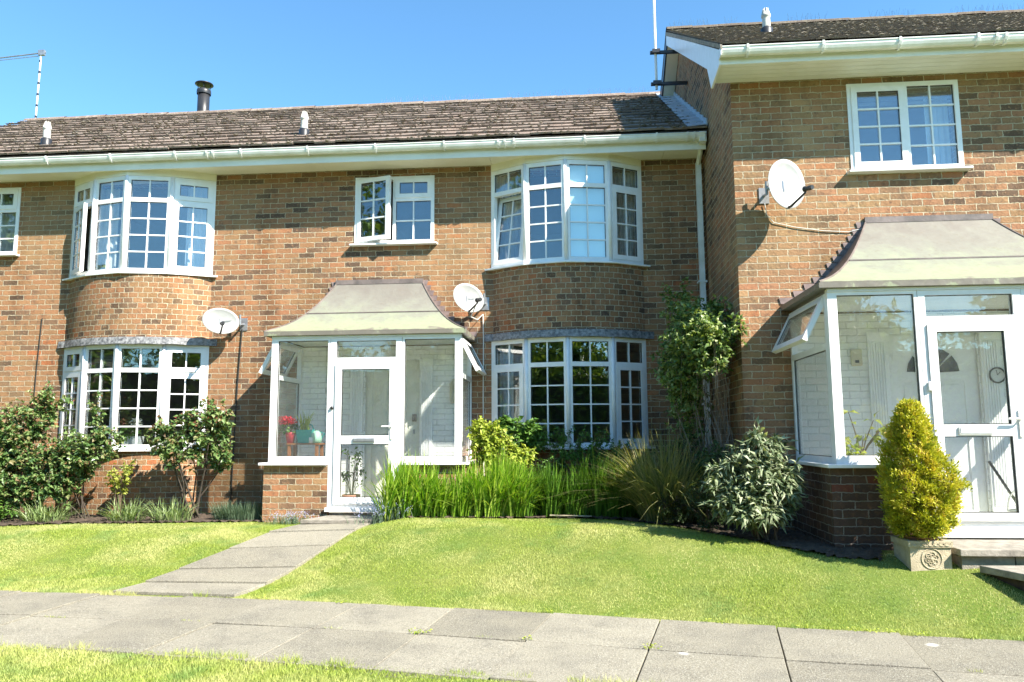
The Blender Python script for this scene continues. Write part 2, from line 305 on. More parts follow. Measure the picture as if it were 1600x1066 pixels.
class MB:
    def __init__(s): s.v = []; s.f = []; s.uv = []; s.mi = []
    def face(s, pts, uv=None, mi=0):
        i = len(s.v); s.v += [tuple(p) for p in pts]; s.f.append(tuple(range(i, i+len(pts)))); s.uv.append(uv); s.mi.append(mi)
    def hexa(s, p, uv=None, mi=0):    # p: 8 points, bottom 4 (ccw from above) then top 4
        i = len(s.v); s.v += [tuple(q) for q in p]
        for f in ((3, 2, 1, 0), (4, 5, 6, 7), (0, 1, 5, 4), (1, 2, 6, 5), (2, 3, 7, 6), (3, 0, 4, 7)):
            s.f.append(tuple(i+k for k in f)); s.uv.append(None if uv is None else [uv]*4); s.mi.append(mi)
    def box(s, x0, x1, y0, y1, z0, z1, uv=None, mi=0):
        s.hexa([(x0, y0, z0), (x1, y0, z0), (x1, y1, z0), (x0, y1, z0), (x0, y0, z1), (x1, y0, z1), (x1, y1, z1), (x0, y1, z1)], uv, mi)
    def prism(s, poly, a, b):         # poly list of 3D points, extruded by vector from a to b offsets
        n = len(poly); i = len(s.v); a = Vector(a); b = Vector(b)
        s.v += [tuple(Vector(p)+a) for p in poly] + [tuple(Vector(p)+b) for p in poly]
        s.f.append(tuple(range(i, i+n))); s.f.append(tuple(range(i+2*n-1, i+n-1, -1)))
        for k in range(n):
            j = (k+1) % n; s.f.append((i+k, i+n+k, i+n+j, i+j))
        s.uv += [None]*(n+2); s.mi += [0]*(n+2)
    def tube(s, pts, r, n=8, cap=True):
        pts = [Vector(p) for p in pts]; rs = r if isinstance(r, (list, tuple)) else [r]*len(pts)
        base = len(s.v); prev = None
        for k, p in enumerate(pts):
            d = (pts[min(k+1, len(pts)-1)] - pts[max(k-1, 0)])
            d = d.normalized() if d.length > 1e-9 else Vector((0, 0, 1))
            a = (prev - d*prev.dot(d)) if prev is not None else d.orthogonal()
            a.normalize(); prev = a; b = d.cross(a)
            for j in range(n):
                t = 2*math.pi*j/n; s.v.append(tuple(p + a*math.cos(t)*rs[k] + b*math.sin(t)*rs[k]))
        for k in range(len(pts)-1):
            for j in range(n):
                j2 = (j+1) % n
                s.f.append((base+k*n+j, base+k*n+j2, base+(k+1)*n+j2, base+(k+1)*n+j)); s.uv.append(None); s.mi.append(0)
        if cap:
            s.f.append(tuple(base+j for j in range(n-1, -1, -1))); s.f.append(tuple(base+(len(pts)-1)*n+j for j in range(n))); s.uv += [None, None]; s.mi += [0, 0]
    def lathe(s, prof, c, n=20, axis=None):
        c = Vector(c); A = Vector(axis).normalized() if axis is not None else Vector((0, 0, 1))
        X = A.orthogonal().normalized() if axis is not None else Vector((1, 0, 0)); Y = A.cross(X)
        base = len(s.v)
        for (r, h) in prof:
            for j in range(n):
                t = 2*math.pi*j/n; s.v.append(tuple(c + A*h + X*r*math.cos(t) + Y*r*math.sin(t)))
        for k in range(len(prof)-1):
            for j in range(n):
                j2 = (j+1) % n
                s.f.append((base+k*n+j, base+k*n+j2, base+(k+1)*n+j2, base+(k+1)*n+j)); s.uv.append(None); s.mi.append(0)
    def blob(s, c, r, squash=(1, 1, 1)):
        # small irregular octahedral lump
        i = len(s.v); rr = lambda: r*(.7+.6*random.random())
        for d in ((1, 0, 0), (0, 1, 0), (-1, 0, 0), (0, -1, 0), (0, 0, 1), (0, 0, -1)):
            q = rr(); s.v.append((c[0]+d[0]*q*squash[0], c[1]+d[1]*q*squash[1], c[2]+d[2]*q*squash[2]))
        for a, b in ((0, 1), (1, 2), (2, 3), (3, 0)):
            s.f.append((i+a, i+b, i+4)); s.f.append((i+b, i+a, i+5)); s.uv += [None, None]; s.mi += [0, 0]
    def build(s, name, mat, parent=None, smooth=False, boxuv=False, bevel=0.0):
        me = bpy.data.meshes.new(name); me.from_pydata(s.v, [], s.f)
        mats = mat if isinstance(mat, (list, tuple)) else [mat]
        for mm in mats: me.materials.append(mm)
        if any(s.mi): me.polygons.foreach_set('material_index', s.mi)
        if boxuv or any(u is not None for u in s.uv):
            ul = me.uv_layers.new(name='UVMap')
            for p, u in zip(me.polygons, s.uv):
                nrm = p.normal
                for k, li in enumerate(p.loop_indices):
                    if u is not None: ul.data[li].uv = u[k]
                    else:
                        c = me.vertices[me.loops[li].vertex_index].co
                        if abs(nrm.z) > .8: ul.data[li].uv = (c.x, c.y)
                        elif abs(nrm.x) > abs(nrm.y): ul.data[li].uv = (c.y, c.z)
                        else: ul.data[li].uv = (c.x, c.z)
        if smooth: me.polygons.foreach_set('use_smooth', [True]*len(me.polygons))
        me.update()
        o = bpy.data.objects.new(name, me); col.objects.link(o)
        if parent is not None:
            o.parent = parent; o.matrix_parent_inverse = parent.matrix_world.inverted()
        if bevel:
            bm = o.modifiers.new('bevel', 'BEVEL'); bm.width = bevel; bm.segments = 2; bm.limit_method = 'ANGLE'
        return o

def plate(mb, O, U, N, u0, u1, v0, v1, holes, nf, nb, mi_front=0, mi_back=0, rev=True, uvoff=None):
    """plate with rectangular holes in local (u, v=z, n): front face at nf, back at nb"""
    O, U, N = Vector(O), Vector(U), Vector(N); V = N.cross(U) if N.cross(U).z > 0 else U.cross(N)
    # V may be tilted for opened sashes
    P = lambda u, v, n: O + U*u + V*v + N*n
    us = sorted(set([u0, u1] + [min(max(h[k], u0), u1) for h in holes for k in (0, 2)]))
    vs = sorted(set([v0, v1] + [min(max(h[k], v0), v1) for h in holes for k in (1, 3)]))
    def solid(i, j):
        if i < 0 or j < 0 or i >= len(us)-1 or j >= len(vs)-1: return False
        cu, cv = (us[i]+us[i+1])/2, (vs[j]+vs[j+1])/2
        return not any(h[0] < cu < h[2] and h[1] < cv < h[3] for h in holes)
    for i in range(len(us)-1):
        for j in range(len(vs)-1):
            if not solid(i, j): continue
            a, b, c, d = us[i], us[i+1], vs[j], vs[j+1]
            mb.face([P(a, c, nf), P(b, c, nf), P(b, d, nf), P(a, d, nf)], None, mi_front)
            mb.face([P(b, c, nb), P(a, c, nb), P(a, d, nb), P(b, d, nb)], None, mi_back)
            if not solid(i-1, j): mb.face([P(a, c, nb), P(a, c, nf), P(a, d, nf), P(a, d, nb)], None, mi_front)
            if not solid(i+1, j): mb.face([P(b, c, nf), P(b, c, nb), P(b, d, nb), P(b, d, nf)], None, mi_front)
            if not solid(i, j-1): mb.face([P(a, c, nb), P(b, c, nb), P(b, c, nf), P(a, c, nf)], None, mi_front)
            if not solid(i, j+1): mb.face([P(a, d, nf), P(b, d, nf), P(b, d, nb), P(a, d, nb)], None, mi_front)
def lbox(mb, O, U, N, u0, u1, v0, v1, n0, n1):
    O, U, N = Vector(O), Vector(U), Vector(N); V = N.cross(U) if N.cross(U).z > 0 else U.cross(N)
    P = lambda u, v, n: O + U*u + V*v + N*n
    mb.hexa([P(u0, v0, n1), P(u1, v0, n1), P(u1, v0, n0), P(u0, v0, n0), P(u0, v1, n1), P(u1, v1, n1), P(u1, v1, n0), P(u0, v1, n0)])

def sheet(name, V, F, mat, parent=None, rnd=None, smooth=True):
    """numpy triangle mesh; rnd: per vertex random in 0..1 written to u"""
    me = bpy.data.meshes.new(name)
    V = np.ascontiguousarray(V, np.float32); F = np.ascontiguousarray(F, np.int32)
    me.vertices.add(len(V)); me.vertices.foreach_set('co', V.ravel())
    me.loops.add(F.size); me.loops.foreach_set('vertex_index', F.ravel())
    me.polygons.add(len(F)); me.polygons.foreach_set('loop_start', np.arange(0, F.size, F.shape[1], dtype=np.int32))
    me.polygons.foreach_set('use_smooth', np.full(len(F), smooth))
    me.update(calc_edges=True)
    if rnd is not None:
        ul = me.uv_layers.new(name='UVMap'); uv = np.zeros((F.size, 2), np.float32); uv[:, 0] = rnd[F.ravel()]; uv[:, 1] = .5
        ul.data.foreach_set('uv', uv.ravel())
    me.materials.append(mat)
    o = bpy.data.objects.new(name, me); col.objects.link(o)
    if parent is not None: o.parent = parent; o.matrix_parent_inverse = parent.matrix_world.inverted()
    return o

# ------------------------------------------------------------------ ground
W, D2, D3, D4 = 10.42, 8.44, 7.1, 9.4      # main wall, right house wall, right porch front, left porch front
def smooth(t): t = np.clip(t, 0, 1); return t*t*(3-2*t)
BX = [-60, -9, -5.23, -2.94, -.53, 1.35, 2.95, 6, 60]; BY = [7.5, 6.85, 6.70, 6.54, 6.2, 5.82, 5.52, 5.0, 4.2]
def yb(x): return np.interp(x, BX, BY)              # back edge of the path
def H(x, y):
    x = np.asarray(x, float); y = np.asarray(y, float)
    L = np.interp(x, [-5, 3.5], [2.6, 1.45]); t = (y - yb(x))/L
    top = np.interp(x, [-3.2, -2.5, -2.0, .4, 1.6, 3], [-1.06, -1.05, -.955, -.955, -1.0, -1.03])
    return -1.38 + (top+1.38)*smooth(t)
def groundsheet():
    xs = np.concatenate([np.linspace(-300, -12, 12), np.arange(-11.5, 8.01, .12), np.linspace(9, 300, 12)])
    ys = np.concatenate([np.linspace(-300, -8, 12), np.arange(-7, 18, .12), np.linspace(19, 400, 12)])
    X, Y = np.meshgrid(xs, ys); Z = H(X, Y) - .004
    inpath = (Y < yb(X)) & (Y > yb(X)-1.66); Z = np.where(inpath, Z-.05, Z)
    V = np.stack([X.ravel(), Y.ravel(), Z.ravel()], 1); nx, ny = len(xs), len(ys)
    I = np.arange(nx*ny).reshape(ny, nx)
    F = np.stack([I[:-1, :-1].ravel(), I[:-1, 1:].ravel(), I[1:, 1:].ravel(), I[1:, :-1].ravel()], 1)
    o = sheet('lawn', V, F, M['lawn']); tag(o, kind='structure')
groundsheet()

# entry path outline (left edge, right edge) by distance
EL = [(-3.30, 9.12), (-3.62, 8.1), (-3.95, 7.3), (-4.15, 6.66)]; ER = [(-2.42, 9.12), (-2.55, 8.1), (-2.75, 7.3), (-2.98, 6.56)]
def lerp(a, b, t): return a + (b-a)*t
def in_poly(x, y, poly):
    c = np.zeros(x.shape, bool); n = len(poly); j = n-1
    for i in range(n):
        xi, yi = poly[i]; xj, yj = poly[j]
        c ^= ((yi > y) != (yj > y)) & (x < (xj-xi)*(y-yi)/((yj-yi) + 1e-12) + xi); j = i
    return c
entry_poly = EL + ER[::-1]
RP = [(3.22, 7.05), (3.22, 6.62), (3.33, 6.05), (3.7, 5.3), (4.7, 5.1), (4.7, 7.05)]   # right entry slabs
bed_left = [(-12, 9.0), (-8.2, 8.95), (-7.06, 9.0), (-6.2, 9.2), (-5.57, 9.22), (-4.7, 9.36), (-3.9, 9.42), (-3.9, 10.4), (-12, 10.4)]
bed_right = [(-2.3, 9.42), (-2.32, 8.98), (-1.6, 8.95), (-.8, 8.95), (-.1, 9.0), (.5, 8.8), (1.06, 8.4), (1.45, 7.75), (1.8, 7.2), (2.2, 6.9), (2.56, 6.80), (2.7, 7.1), (2.3, 8.4), (1.815, 8.44), (1.815, 10.4), (-2.2, 10.4)]

G_ = lambda p: float(H(p[0], p[1]))+.003
def slabs():
    mb = MB(); LR = lambda: random.random(); PH = -12.199
    # two rows following the back edge
    for row, (a, b) in enumerate(((0.0, .808), (.824, 1.62))):
        x = PH
        xs = [x + .80*k + random.uniform(-.008, .008) for k in range(26)]
        for k in range(len(xs)-1):
            x0, x1 = xs[k]+.005, xs[k+1]-.005
            # cross joints lean like the path's normal
            def P(x, d):
                s = float(yb(x+.05)-yb(x-.05))/.1; return (x + d*s, float(yb(x)) - d)
            dz = random.uniform(-.006, .006); tx = random.uniform(-.005, .005)
            p = [P(x0, b), P(x1, b), P(x1, a), P(x0, a)]
            z = [-1.372+dz+tx, -1.372+dz-tx, -1.372+dz-tx, -1.372+dz+tx]
            u = (LR(), .5)
            mb.hexa([(q[0], q[1], zz-.05) for q, zz in zip(p, z)] + [(q[0], q[1], zz) for q, zz in zip(p, z)], u)
    # entry path up to the left step
    ts = [0, .33, .66, 1.0, 1.5, 1.98, 2.5, 2.985]
    def E(L, t): i = min(int(t), 2); f = t-i; return (lerp(L[i][0], L[i+1][0], f), lerp(L[i][1], L[i+1][1], f))
    ts = [0, .58, 1.18, 1.9, 2.45, 2.985]
    for k in range(len(ts)-1):
        l0, l1, r0, r1 = E(EL, ts[k]+.009), E(EL, ts[k+1]-.009), E(ER, ts[k]+.009), E(ER, ts[k+1]-.009)
        p = [l1, r1, r0, l0]; u = (LR(), .5); dz = random.uniform(0, .01)
        zz = [float(H(q[0], q[1])) + .014 + dz + (.010 if q in (l1, r1) else 0) for q in p]
        mb.hexa([(q[0], q[1], a-.06) for q, a in zip(p, zz)] + [(q[0], q[1], a) for q, a in zip(p, zz)], u)
    o = mb.build('path', M['slab'], None, bevel=.004); tag(o, kind='structure')
    mb = MB(); xs = np.linspace(-12, 8, 60)
    for a, b in zip(xs[:-1], xs[1:]): mb.face([(a, float(yb(a))-1.62, -1.398), (b, float(yb(b))-1.62, -1.398), (b, float(yb(b)), -1.398), (a, float(yb(a)), -1.398)])
    o = mb.build('path_bedding', M['soil'], None); tag(o, kind='structure')
    mb = MB()
    for k in range(30):
        l0, l1, r0, r1 = E(EL, k/30*2.98), E(EL, (k+1)/30*2.98), E(ER, k/30*2.98), E(ER, (k+1)/30*2.98)
        mb.face([(l1[0]+.01, l1[1], G_(l1)), (r1[0]-.01, r1[1], G_(r1)), (r0[0]-.01, r0[1], G_(r0)), (l0[0]+.01, l0[1], G_(l0))])
    o = mb.build('path_bedding', M['soil'], None); tag(o, kind='structure')
slabs()

def bed(name, poly):
    xs = np.arange(-12, 3.2, .035); ys = np.arange(6.6, 10.5, .035)
    X, Y = np.meshgrid(xs, ys); Z = H(X, Y) + .012 + RNG.uniform(-.012, .014, X.shape)
    ok = in_poly(X, Y, poly)
    I = np.arange(X.size).reshape(X.shape)
    m = ok[:-1, :-1] & ok[:-1, 1:] & ok[1:, 1:] & ok[1:, :-1]
    F = np.stack([I[:-1, :-1][m], I[:-1, 1:][m], I[1:, 1:][m], I[1:, :-1][m]], 1)
    o = sheet(name, np.stack([X.ravel(), Y.ravel(), Z.ravel()], 1), F, M['soil'], smooth=False); tag(o, kind='structure')
bed('soil_bed', bed_left); bed('soil_bed', bed_right)

# ------------------------------------------------------------------ lawn grass
def lawn_grass():
    def pts(n, x0, x1, y0, y1): return RNG.uniform(x0, x1, n), RNG.uniform(y0, y1, n)
    Xs, Ys, Hs = [], [], []
    for (n, box, h) in ((300000, (-10.5, -2.3, 6.3, 9.7), .018), (480000, (-4.2, 5.2, 5.0, 9.4), .018), (260000, (-5.6, 1.2, 2.6, 5.6), .027)):
        x, y = pts(n, *box); b = yb(x)
        if box[3] < 6: ok = (y < b-1.60+RNG.normal(0, .02, n))
        else: ok = y > b - .01 + RNG.normal(0, .018, n)
        jx, jy = RNG.normal(0, .03, n), RNG.normal(0, .03, n)
        for poly in (entry_poly, RP): ok &= ~in_poly(x, y, poly)
        for poly in (bed_left, bed_right): ok &= ~in_poly(x+jx, y+jy, poly)
        ok &= ~((x > -3.98) & (x < -2.2) & (y > 9.1)); ok &= ~((x > 2.3) & (y > 7.0)) ; ok &= ~((x > 2.69) & (x < 3.03) & (y > 6.61))
        ok &= ~((x > -3.2) & (x < -2.4) & (y > 9.0))
        x, y = x[ok], y[ok]; Xs.append(x); Ys.append(y); Hs.append(np.full(x.shape, h))
    # tufts along the path edges
    n = 16000; x = RNG.uniform(-6, 5, n); s = RNG.random(n) < .5
    cl = np.sin(x*7.3)+np.sin(x*17.1+1)+np.sin(x*3.1+2)
    y = np.where(s, yb(x)+RNG.normal(0, .02, n), yb(x)-1.62+RNG.normal(0, .03, n)); k = (cl > .3)
    k &= ~in_poly(x, y, entry_poly)
    Xs.append(x[k]); Ys.append(y[k]); Hs.append(np.full(k.sum(), .06))
    # weeds in joints between slabs
    n = 2600; x = RNG.uniform(-6, 5, n); y = yb(x)-.816+RNG.normal(0, .006, n); k = np.sin(x*5.7)+np.sin(x*11+2) > 1.25
    Xs.append(x[k]); Ys.append(y[k]); Hs.append(np.full(k.sum(), .03))
    x = np.concatenate(Xs); y = np.concatenate(Ys); h = np.concatenate(Hs)*RNG.uniform(.5, 1.35, len(x))
    patch = .75 + .35*(np.sin(x*2.1+y*1.3)*np.sin(y*2.9-x*.7)); h = h*patch
    n = len(x); z = H(x, y) - .004
    a = RNG.uniform(0, 2*np.pi, n); wd = RNG.uniform(.0016, .0034, n)
    dx, dy = np.cos(a)*wd, np.sin(a)*wd
    lx, ly = RNG.normal(.1, .45, n)*h, RNG.normal(0, .45, n)*h
    B = np.stack([x, y, z], 1)
    V = np.empty((n, 3, 3), np.float32)
    V[:, 0] = B + np.stack([dx, dy, 0*x], 1); V[:, 1] = B - np.stack([dx, dy, 0*x], 1); V[:, 2] = B + np.stack([lx, ly, h], 1)
    F = np.arange(3*n).reshape(n, 3); r = np.repeat(RNG.beta(3.2, 4.2, n), 3)
    o = sheet('grass', V.reshape(-1, 3), F, M['blade'], None, r, smooth=False); tag(o, kind='stuff')
    o['label'] = 'short mown green and yellowish lawn grass on both sides of the slab path'; o['category'] = 'grass'
lawn_grass()

# ------------------------------------------------------------------ windows
def tilt_frame(O, U, N, w, h, hinge, ang):
    """return the (O,U,N) of a sash rotated about one of its edges; ang>0 opens outwards"""
    O, U, N = Vector(O), Vector(U).normalized(), Vector(N).normalized(); V = Vector((0, 0, 1))
    if hinge == 'top':
        pivot = O + V*h; ax = U; R = Matrix.Rotation(ang, 3, ax)
        if (R @ (-V)).dot(N) < 0: R = Matrix.Rotation(-ang, 3, ax)
    elif hinge == 'bottom':
        pivot = O; ax = U; R = Matrix.Rotation(ang, 3, ax)
        if (R @ V).dot(N) > 0: R = Matrix.Rotation(-ang, 3, ax)
    elif hinge == 'left':
        pivot = O; R = Matrix.Rotation(ang, 3, V)
        if (R @ U).dot(N) < 0: R = Matrix.Rotation(-ang, 3, V)
    else:
        pivot = O + U*w; R = Matrix.Rotation(ang, 3, V)
        if (R @ (-U)).dot(N) < 0: R = Matrix.Rotation(-ang, 3, V)
    return pivot + R @ (O - pivot), R @ U, R @ N

def light_unit(frame_o, O, U, N, L, gmat, name_p='pane'):
    """one glazed light. L: (u0,v0,u1,v1,nx,nz,kind,hinge,angle)"""
    u0, v0, u1, v1, nx, nz, kind = L[:7]; hinge = L[7] if len(L) > 7 else None; ang = L[8] if len(L) > 8 else 0
    O, U, N = Vector(O), Vector(U), Vector(N); V = Vector((0, 0, 1))
    o2 = O + U*u0 + V*v0; w, h = u1-u0, v1-v0
    if ang: o2, U, N = tilt_frame(o2, U, N, w, h, hinge, ang)
    g0, g1, a0, a1 = 0, 0, w, h
    parent = frame_o
    if kind == 'sash':
        s = .048; mb = MB(); plate(mb, o2, U, N, -.014, w+.014, -.014, h+.014, [(s, s, w-s, h-s)], .014, -.035)
        sash = mb.build('sash', M['upvc'], frame_o, bevel=.004)
        if ang: tag(sash, 'opened sash')
        g0, g1, a0, a1 = s, s, w-s, h-s
    nz0 = .006 if kind == 'sash' else -.016
    mb = MB(); lbox(mb, o2, U, N, g0-.004, a0+.004, g1-.004, a1+.004, nz0-.020, nz0-.006)
    mb.build(name_p, gmat, frame_o)
    # dark gasket round the glass
    mb = MB(); plate(mb, o2, U, N, g0-.001, a0+.001, g1-.001, a1+.001, [(g0+.006, g1+.006, a0-.006, a1-.006)], nz0-.002, nz0-.023)
    mb.build('gasket', M['black'], frame_o)
    if nx > 1 or nz > 1:
        mb = MB(); bw = .009
        for i in range(1, nx):
            u = g0 + (a0-g0)*i/nx; lbox(mb, o2, U, N, u-bw, u+bw, g1, a1, nz0-.026, nz0+.002)
        for j in range(1, nz):
            v = g1 + (a1-g1)*j/nz; lbox(mb, o2, U, N, g0, a0, v-bw, v+bw, nz0-.0255, nz0+.0015)
        mb.build('glazing_bars', M['upvc'], frame_o)

def flat_window(parent, x0, x1, z0, z1, y, lights, sill=True, label=None):
    O = (x0, y, z0); U = (1, 0, 0); N = (0, -1, 0)
    mb = MB(); plate(mb, O, U, N, 0, x1-x0, 0, z1-z0, [L[:4] for L in lights], 0, -.07)
    f = mb.build('window', M['upvc'], parent, bevel=.004)
    if label: tag(f, label)
    for L in lights: light_unit(f, O, U, N, L, M['glass'])
    if sill:
        mb = MB(); mb.hexa([(x0-.05, y-.085, z0-.03), (x1+.05, y-.085, z0-.03), (x1+.05, y+.06, z0-.03), (x0-.05, y+.06, z0-.03),
                            (x0-.05, y-.085, z0-.008), (x1+.05, y-.085, z0-.008), (x1+.05, y+.06, z0+.004), (x0-.05, y+.06, z0+.004)])
        mb.build('sill', M['upvc'], f, bevel=.004)
    return f

def bay_window(parent, P, z0, z1, specs, label, name='bay_window'):
    """P: 5 plan points; specs: per facet list of lights as fractions"""
    n = len(P)-1; units = []; mbf = MB()
    for k in range(n):
        a, b = Vector((*P[k], z0)), Vector((*P[k+1], z0)); U = (b-a); w = U.length; U.normalize(); N = Vector((U.y, -U.x, 0))
        hh = z1-z0; Ls = []
        for L in specs[k](w, hh): Ls.append(L)
        plate(mbf, a, U, N, 0.0, w, 0, hh, [L[:4] for L in Ls], 0, -.07); units.append((a, U, N, Ls))
    f = mbf.build(name, M['upvc'], parent); tag(f, label)
    for a, U, N, Ls in units:
        for L in Ls: light_unit(f, a, U, N, L, M['glass'])
    mb = MB()                                           # corner posts
    for k in range(1, n):
        mb.tube([(P[k][0], P[k][1]+.012, z0), (P[k][0], P[k][1]+.012, z1)], .030, 10)
    mb.build('corner_post', M['upvc'], f, smooth=True)
    # sill following the bay
    mb = MB(); off = .07
    pts = [Vector((*p, 0)) for p in P]; outp = []
    for k, p in enumerate(pts):
        d = (pts[min(k+1, n)]-pts[max(k-1, 0)]).normalized(); nn = Vector((d.y, -d.x, 0))
        outp.append(p + nn*off)
    outp[0] = Vector((P[0][0]-.09, W-.03, 0)); outp[-1] = Vector((P[-1][0]+.09, W-.03, 0))
    inn = [p + Vector((0, .06, 0)) for p in pts]
    for k in range(n):
        a, b, c, d = outp[k], outp[k+1], inn[k+1], inn[k]
        zb, zt = z0-.03, z0-.002
        mb.hexa([(a.x, a.y, zb), (b.x, b.y, zb), (c.x, c.y, zb), (d.x, d.y, zb), (a.x, a.y, zt-.006), (b.x, b.y, zt-.006), (c.x, c.y, zt+.004), (d.x, d.y, zt+.004)])
    mb.build('sill', M['upvc'], f)
    return f

def arc_pts(xl, xr, sag, n, grow=0.0):
    cx = (xl+xr)/2; hc = (xr-xl)/2; R = (hc*hc+sag*sag)/(2*sag); cy = W - sag + R
    a0 = math.asin(min(1, hc/R)); R += grow
    return [(cx + R*math.sin(-a0+2*a0*k/n), cy - R*math.cos(-a0+2*a0*k/n)) for k in range(n+1)], R, 2*a0
def bay_skirt(parent, name, xl, xr, sag, z0, z1, mat, grow=0.0, n=28, closed=True, label=None):
    pts, R, ang = arc_pts(xl, xr, sag, n, grow); mb = MB(); ds = R*ang/n
    for k in range(n):
        a, b = pts[k], pts[k+1]
        mb.face([(*a, z0), (*b, z0), (*b, z1), (*a, z1)], [(k*ds, z0), ((k+1)*ds, z0), ((k+1)*ds, z1), (k*ds, z1)])
        for z, flip in ((z0, 1), (z1, 0)):
            q = [(*a, z), (*b, z), (b[0], W+.02, z), (a[0], W+.02, z)]
            mb.face(q if not flip else q[::-1], [(0, 0)]*4)
    mb.face([(pts[0][0], W+.02, z0), (*pts[0], z0), (*pts[0], z1), (pts[0][0], W+.02, z1)], [(0, z0), (.1, z0), (.1, z1), (0, z1)])
    mb.face([(*pts[-1], z0), (pts[-1][0], W+.02, z0), (pts[-1][0], W+.02, z1), (*pts[-1], z1)], [(0, z0), (.1, z0), (.1, z1), (0, z1)])
    o = mb.build(name, mat, parent)
    if label: tag(o, label)
    return o
def lead_band(parent, xl, xr, sag, z0, z1):
    pts, R, ang = arc_pts(xl, xr, sag, 40, .015); mb = MB()
    pts = [(xl-.09, W-.012), (xl-.0, W-.05)] + pts[1:-1] + [(xr+.0, W-.05), (xr+.09, W-.012)]
    for k in range(len(pts)-1):
        a, b = pts[k], pts[k+1]; j0 = .004*math.sin(k*1.7); j1 = .004*math.sin((k+1)*1.7)
        mb.hexa([(a[0], a[1]+j0-.012, z0+.004*math.sin(k)), (b[0], b[1]+j1-.012, z0+.004*math.sin(k+1)), (b[0], W+.01, z0), (a[0], W+.01, z0),
                 (a[0], a[1]+j0+.01, z1), (b[0], b[1]+j1+.01, z1), (b[0], W+.01, z1+.002), (a[0], W+.01, z1+.002)])
    return mb.build('lead_flashing', M['lead'], parent)

FW = .058
def facet_fixed(nzl=4, tf=.745):
    def s(w, h):
        t = h*tf; return [(FW, FW, w-FW, t-.02, 2, nzl, 'fixed'), (FW, t+.04, w-FW, h-FW, 2, 1, 'fixed')]
    return s
def facet_sash(nzl=4, tf=.745, top='fixed', hinge=None, ang=0.0):
    def s(w, h):
        t = h*tf
        return [(FW, FW, w-FW, t-.02, 2, nzl, 'sash', hinge, ang), (FW, t+.04, w-FW, h-FW, 2, 1, top)]
    return s

# ------------------------------------------------------------------ the long terrace
T = empty('terraced_house', (-4.4, W, -1.05), 'long lower brick terrace with curved bays, mossy tiled roof and the smaller glazed porch', 'house')
RBX = [(-1.155, W-.004), (-.655, 10.14), (-.095, 10.02), (.50, 10.14), (.965, W-.004)]
LBX = [(-7.41, W-.004), (-6.92, 10.16), (-6.36, 10.03), (-5.75, 10.16), (-5.22, W-.004)]
ZL0, ZL1, ZU0, ZU1, SOF = -.155, 1.295, 2.325, 3.735, 3.835
def terrace_wall():
    holes = []
    for P in (RBX, LBX):
        holes += [(P[0][0]+.03, ZL0, P[4][0]-.03, ZL1), (P[0][0]+.03, ZU0, P[4][0]-.03, ZU1)]
    holes += [(-3.127, 2.725, -1.971, 3.715), (-9.42, 2.715, -8.262, 3.745), (-2.98, -.96, -2.10, 1.09)]
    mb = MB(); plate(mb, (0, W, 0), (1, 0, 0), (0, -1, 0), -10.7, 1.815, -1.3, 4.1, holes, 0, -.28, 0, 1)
    # rear wall and gable
    mb.box(-10.7, 1.815, 16.8, 17.05, -1.3, 4.0); mb.box(-10.7, -10.42, W+.28, 16.8, -1.3, 4.0)
    mb.face([(-10.7, W, 4.1), (-10.7, 13.6, 6.15), (-10.7, 17.05, 4.1)][::-1]); 
    return mb.build('wall', [M['brick'], M['plaster']], T, boxuv=True)
terrace_wall()
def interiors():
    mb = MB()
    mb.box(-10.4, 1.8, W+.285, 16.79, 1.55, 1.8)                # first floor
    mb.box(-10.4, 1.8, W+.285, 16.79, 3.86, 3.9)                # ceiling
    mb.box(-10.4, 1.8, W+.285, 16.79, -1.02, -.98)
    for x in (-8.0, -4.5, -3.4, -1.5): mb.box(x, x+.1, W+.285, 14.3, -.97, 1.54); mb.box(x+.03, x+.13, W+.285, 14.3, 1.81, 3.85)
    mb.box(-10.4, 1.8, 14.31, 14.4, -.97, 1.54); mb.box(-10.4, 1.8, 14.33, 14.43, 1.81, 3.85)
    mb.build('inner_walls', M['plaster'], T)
interiors()
bay_window(T, RBX, ZL0, ZL1, [facet_sash(), facet_fixed(), facet_fixed(), facet_sash()], 'ground floor bay window in the shade behind the flower bed')
bay_window(T, LBX, ZL0, ZL1, [facet_sash(4, .745, 'sash'), facet_fixed(), facet_fixed(), facet_sash(4, .72, 'sash')], 'ground floor bay window with roses in front')
bay_window(T, RBX, ZU0, ZU1, [facet_sash(4, .745, 'fixed', 'bottom', math.radians(9)), facet_fixed(), facet_fixed(), facet_sash()], 'upper bay window with tilted left sash and an aqua sheet behind one pane')
bay_window(T, LBX, ZU0, ZU1, [facet_sash(4, .745, 'sash', 'left', math.radians(13)), facet_fixed(), facet_fixed(), facet_sash(4, .745, 'sash')], 'upper bay window with left sash open outwards')
for (xl, xr) in ((-1.10, .93), (-7.36, -5.26)):
    bay_skirt(T, 'bay_wall', xl-.03, xr+.03, .40, ZL1+.10, ZU0-.031, M['brick_bay'], label='curved brick panel between the two bay windows')
    bay_skirt(T, 'bay_wall', xl-.03, xr+.03, .36, -1.2, ZL0-.031, M['brick_bay'], label='curved brick base under the lower bay window')
    lead_band(T, xl-.06, xr+.06, .42, ZL1+.0, ZL1+.10)
for P in (RBX, LBX):                                               # boarding between bay head and soffit
    mb = MB()
    for k in range(4):
        a, b = P[k], P[k+1]; mb.hexa([(a[0], a[1]-.012, ZU1+.002), (b[0], b[1]-.012, ZU1+.002), (b[0], W, ZU1+.002), (a[0], W, ZU1+.002), (a[0], a[1]-.012, SOF), (b[0], b[1]-.012, SOF), (b[0], W, SOF), (a[0], W, SOF)])
    mb.build('bay_head_board', M['soffit'], T)
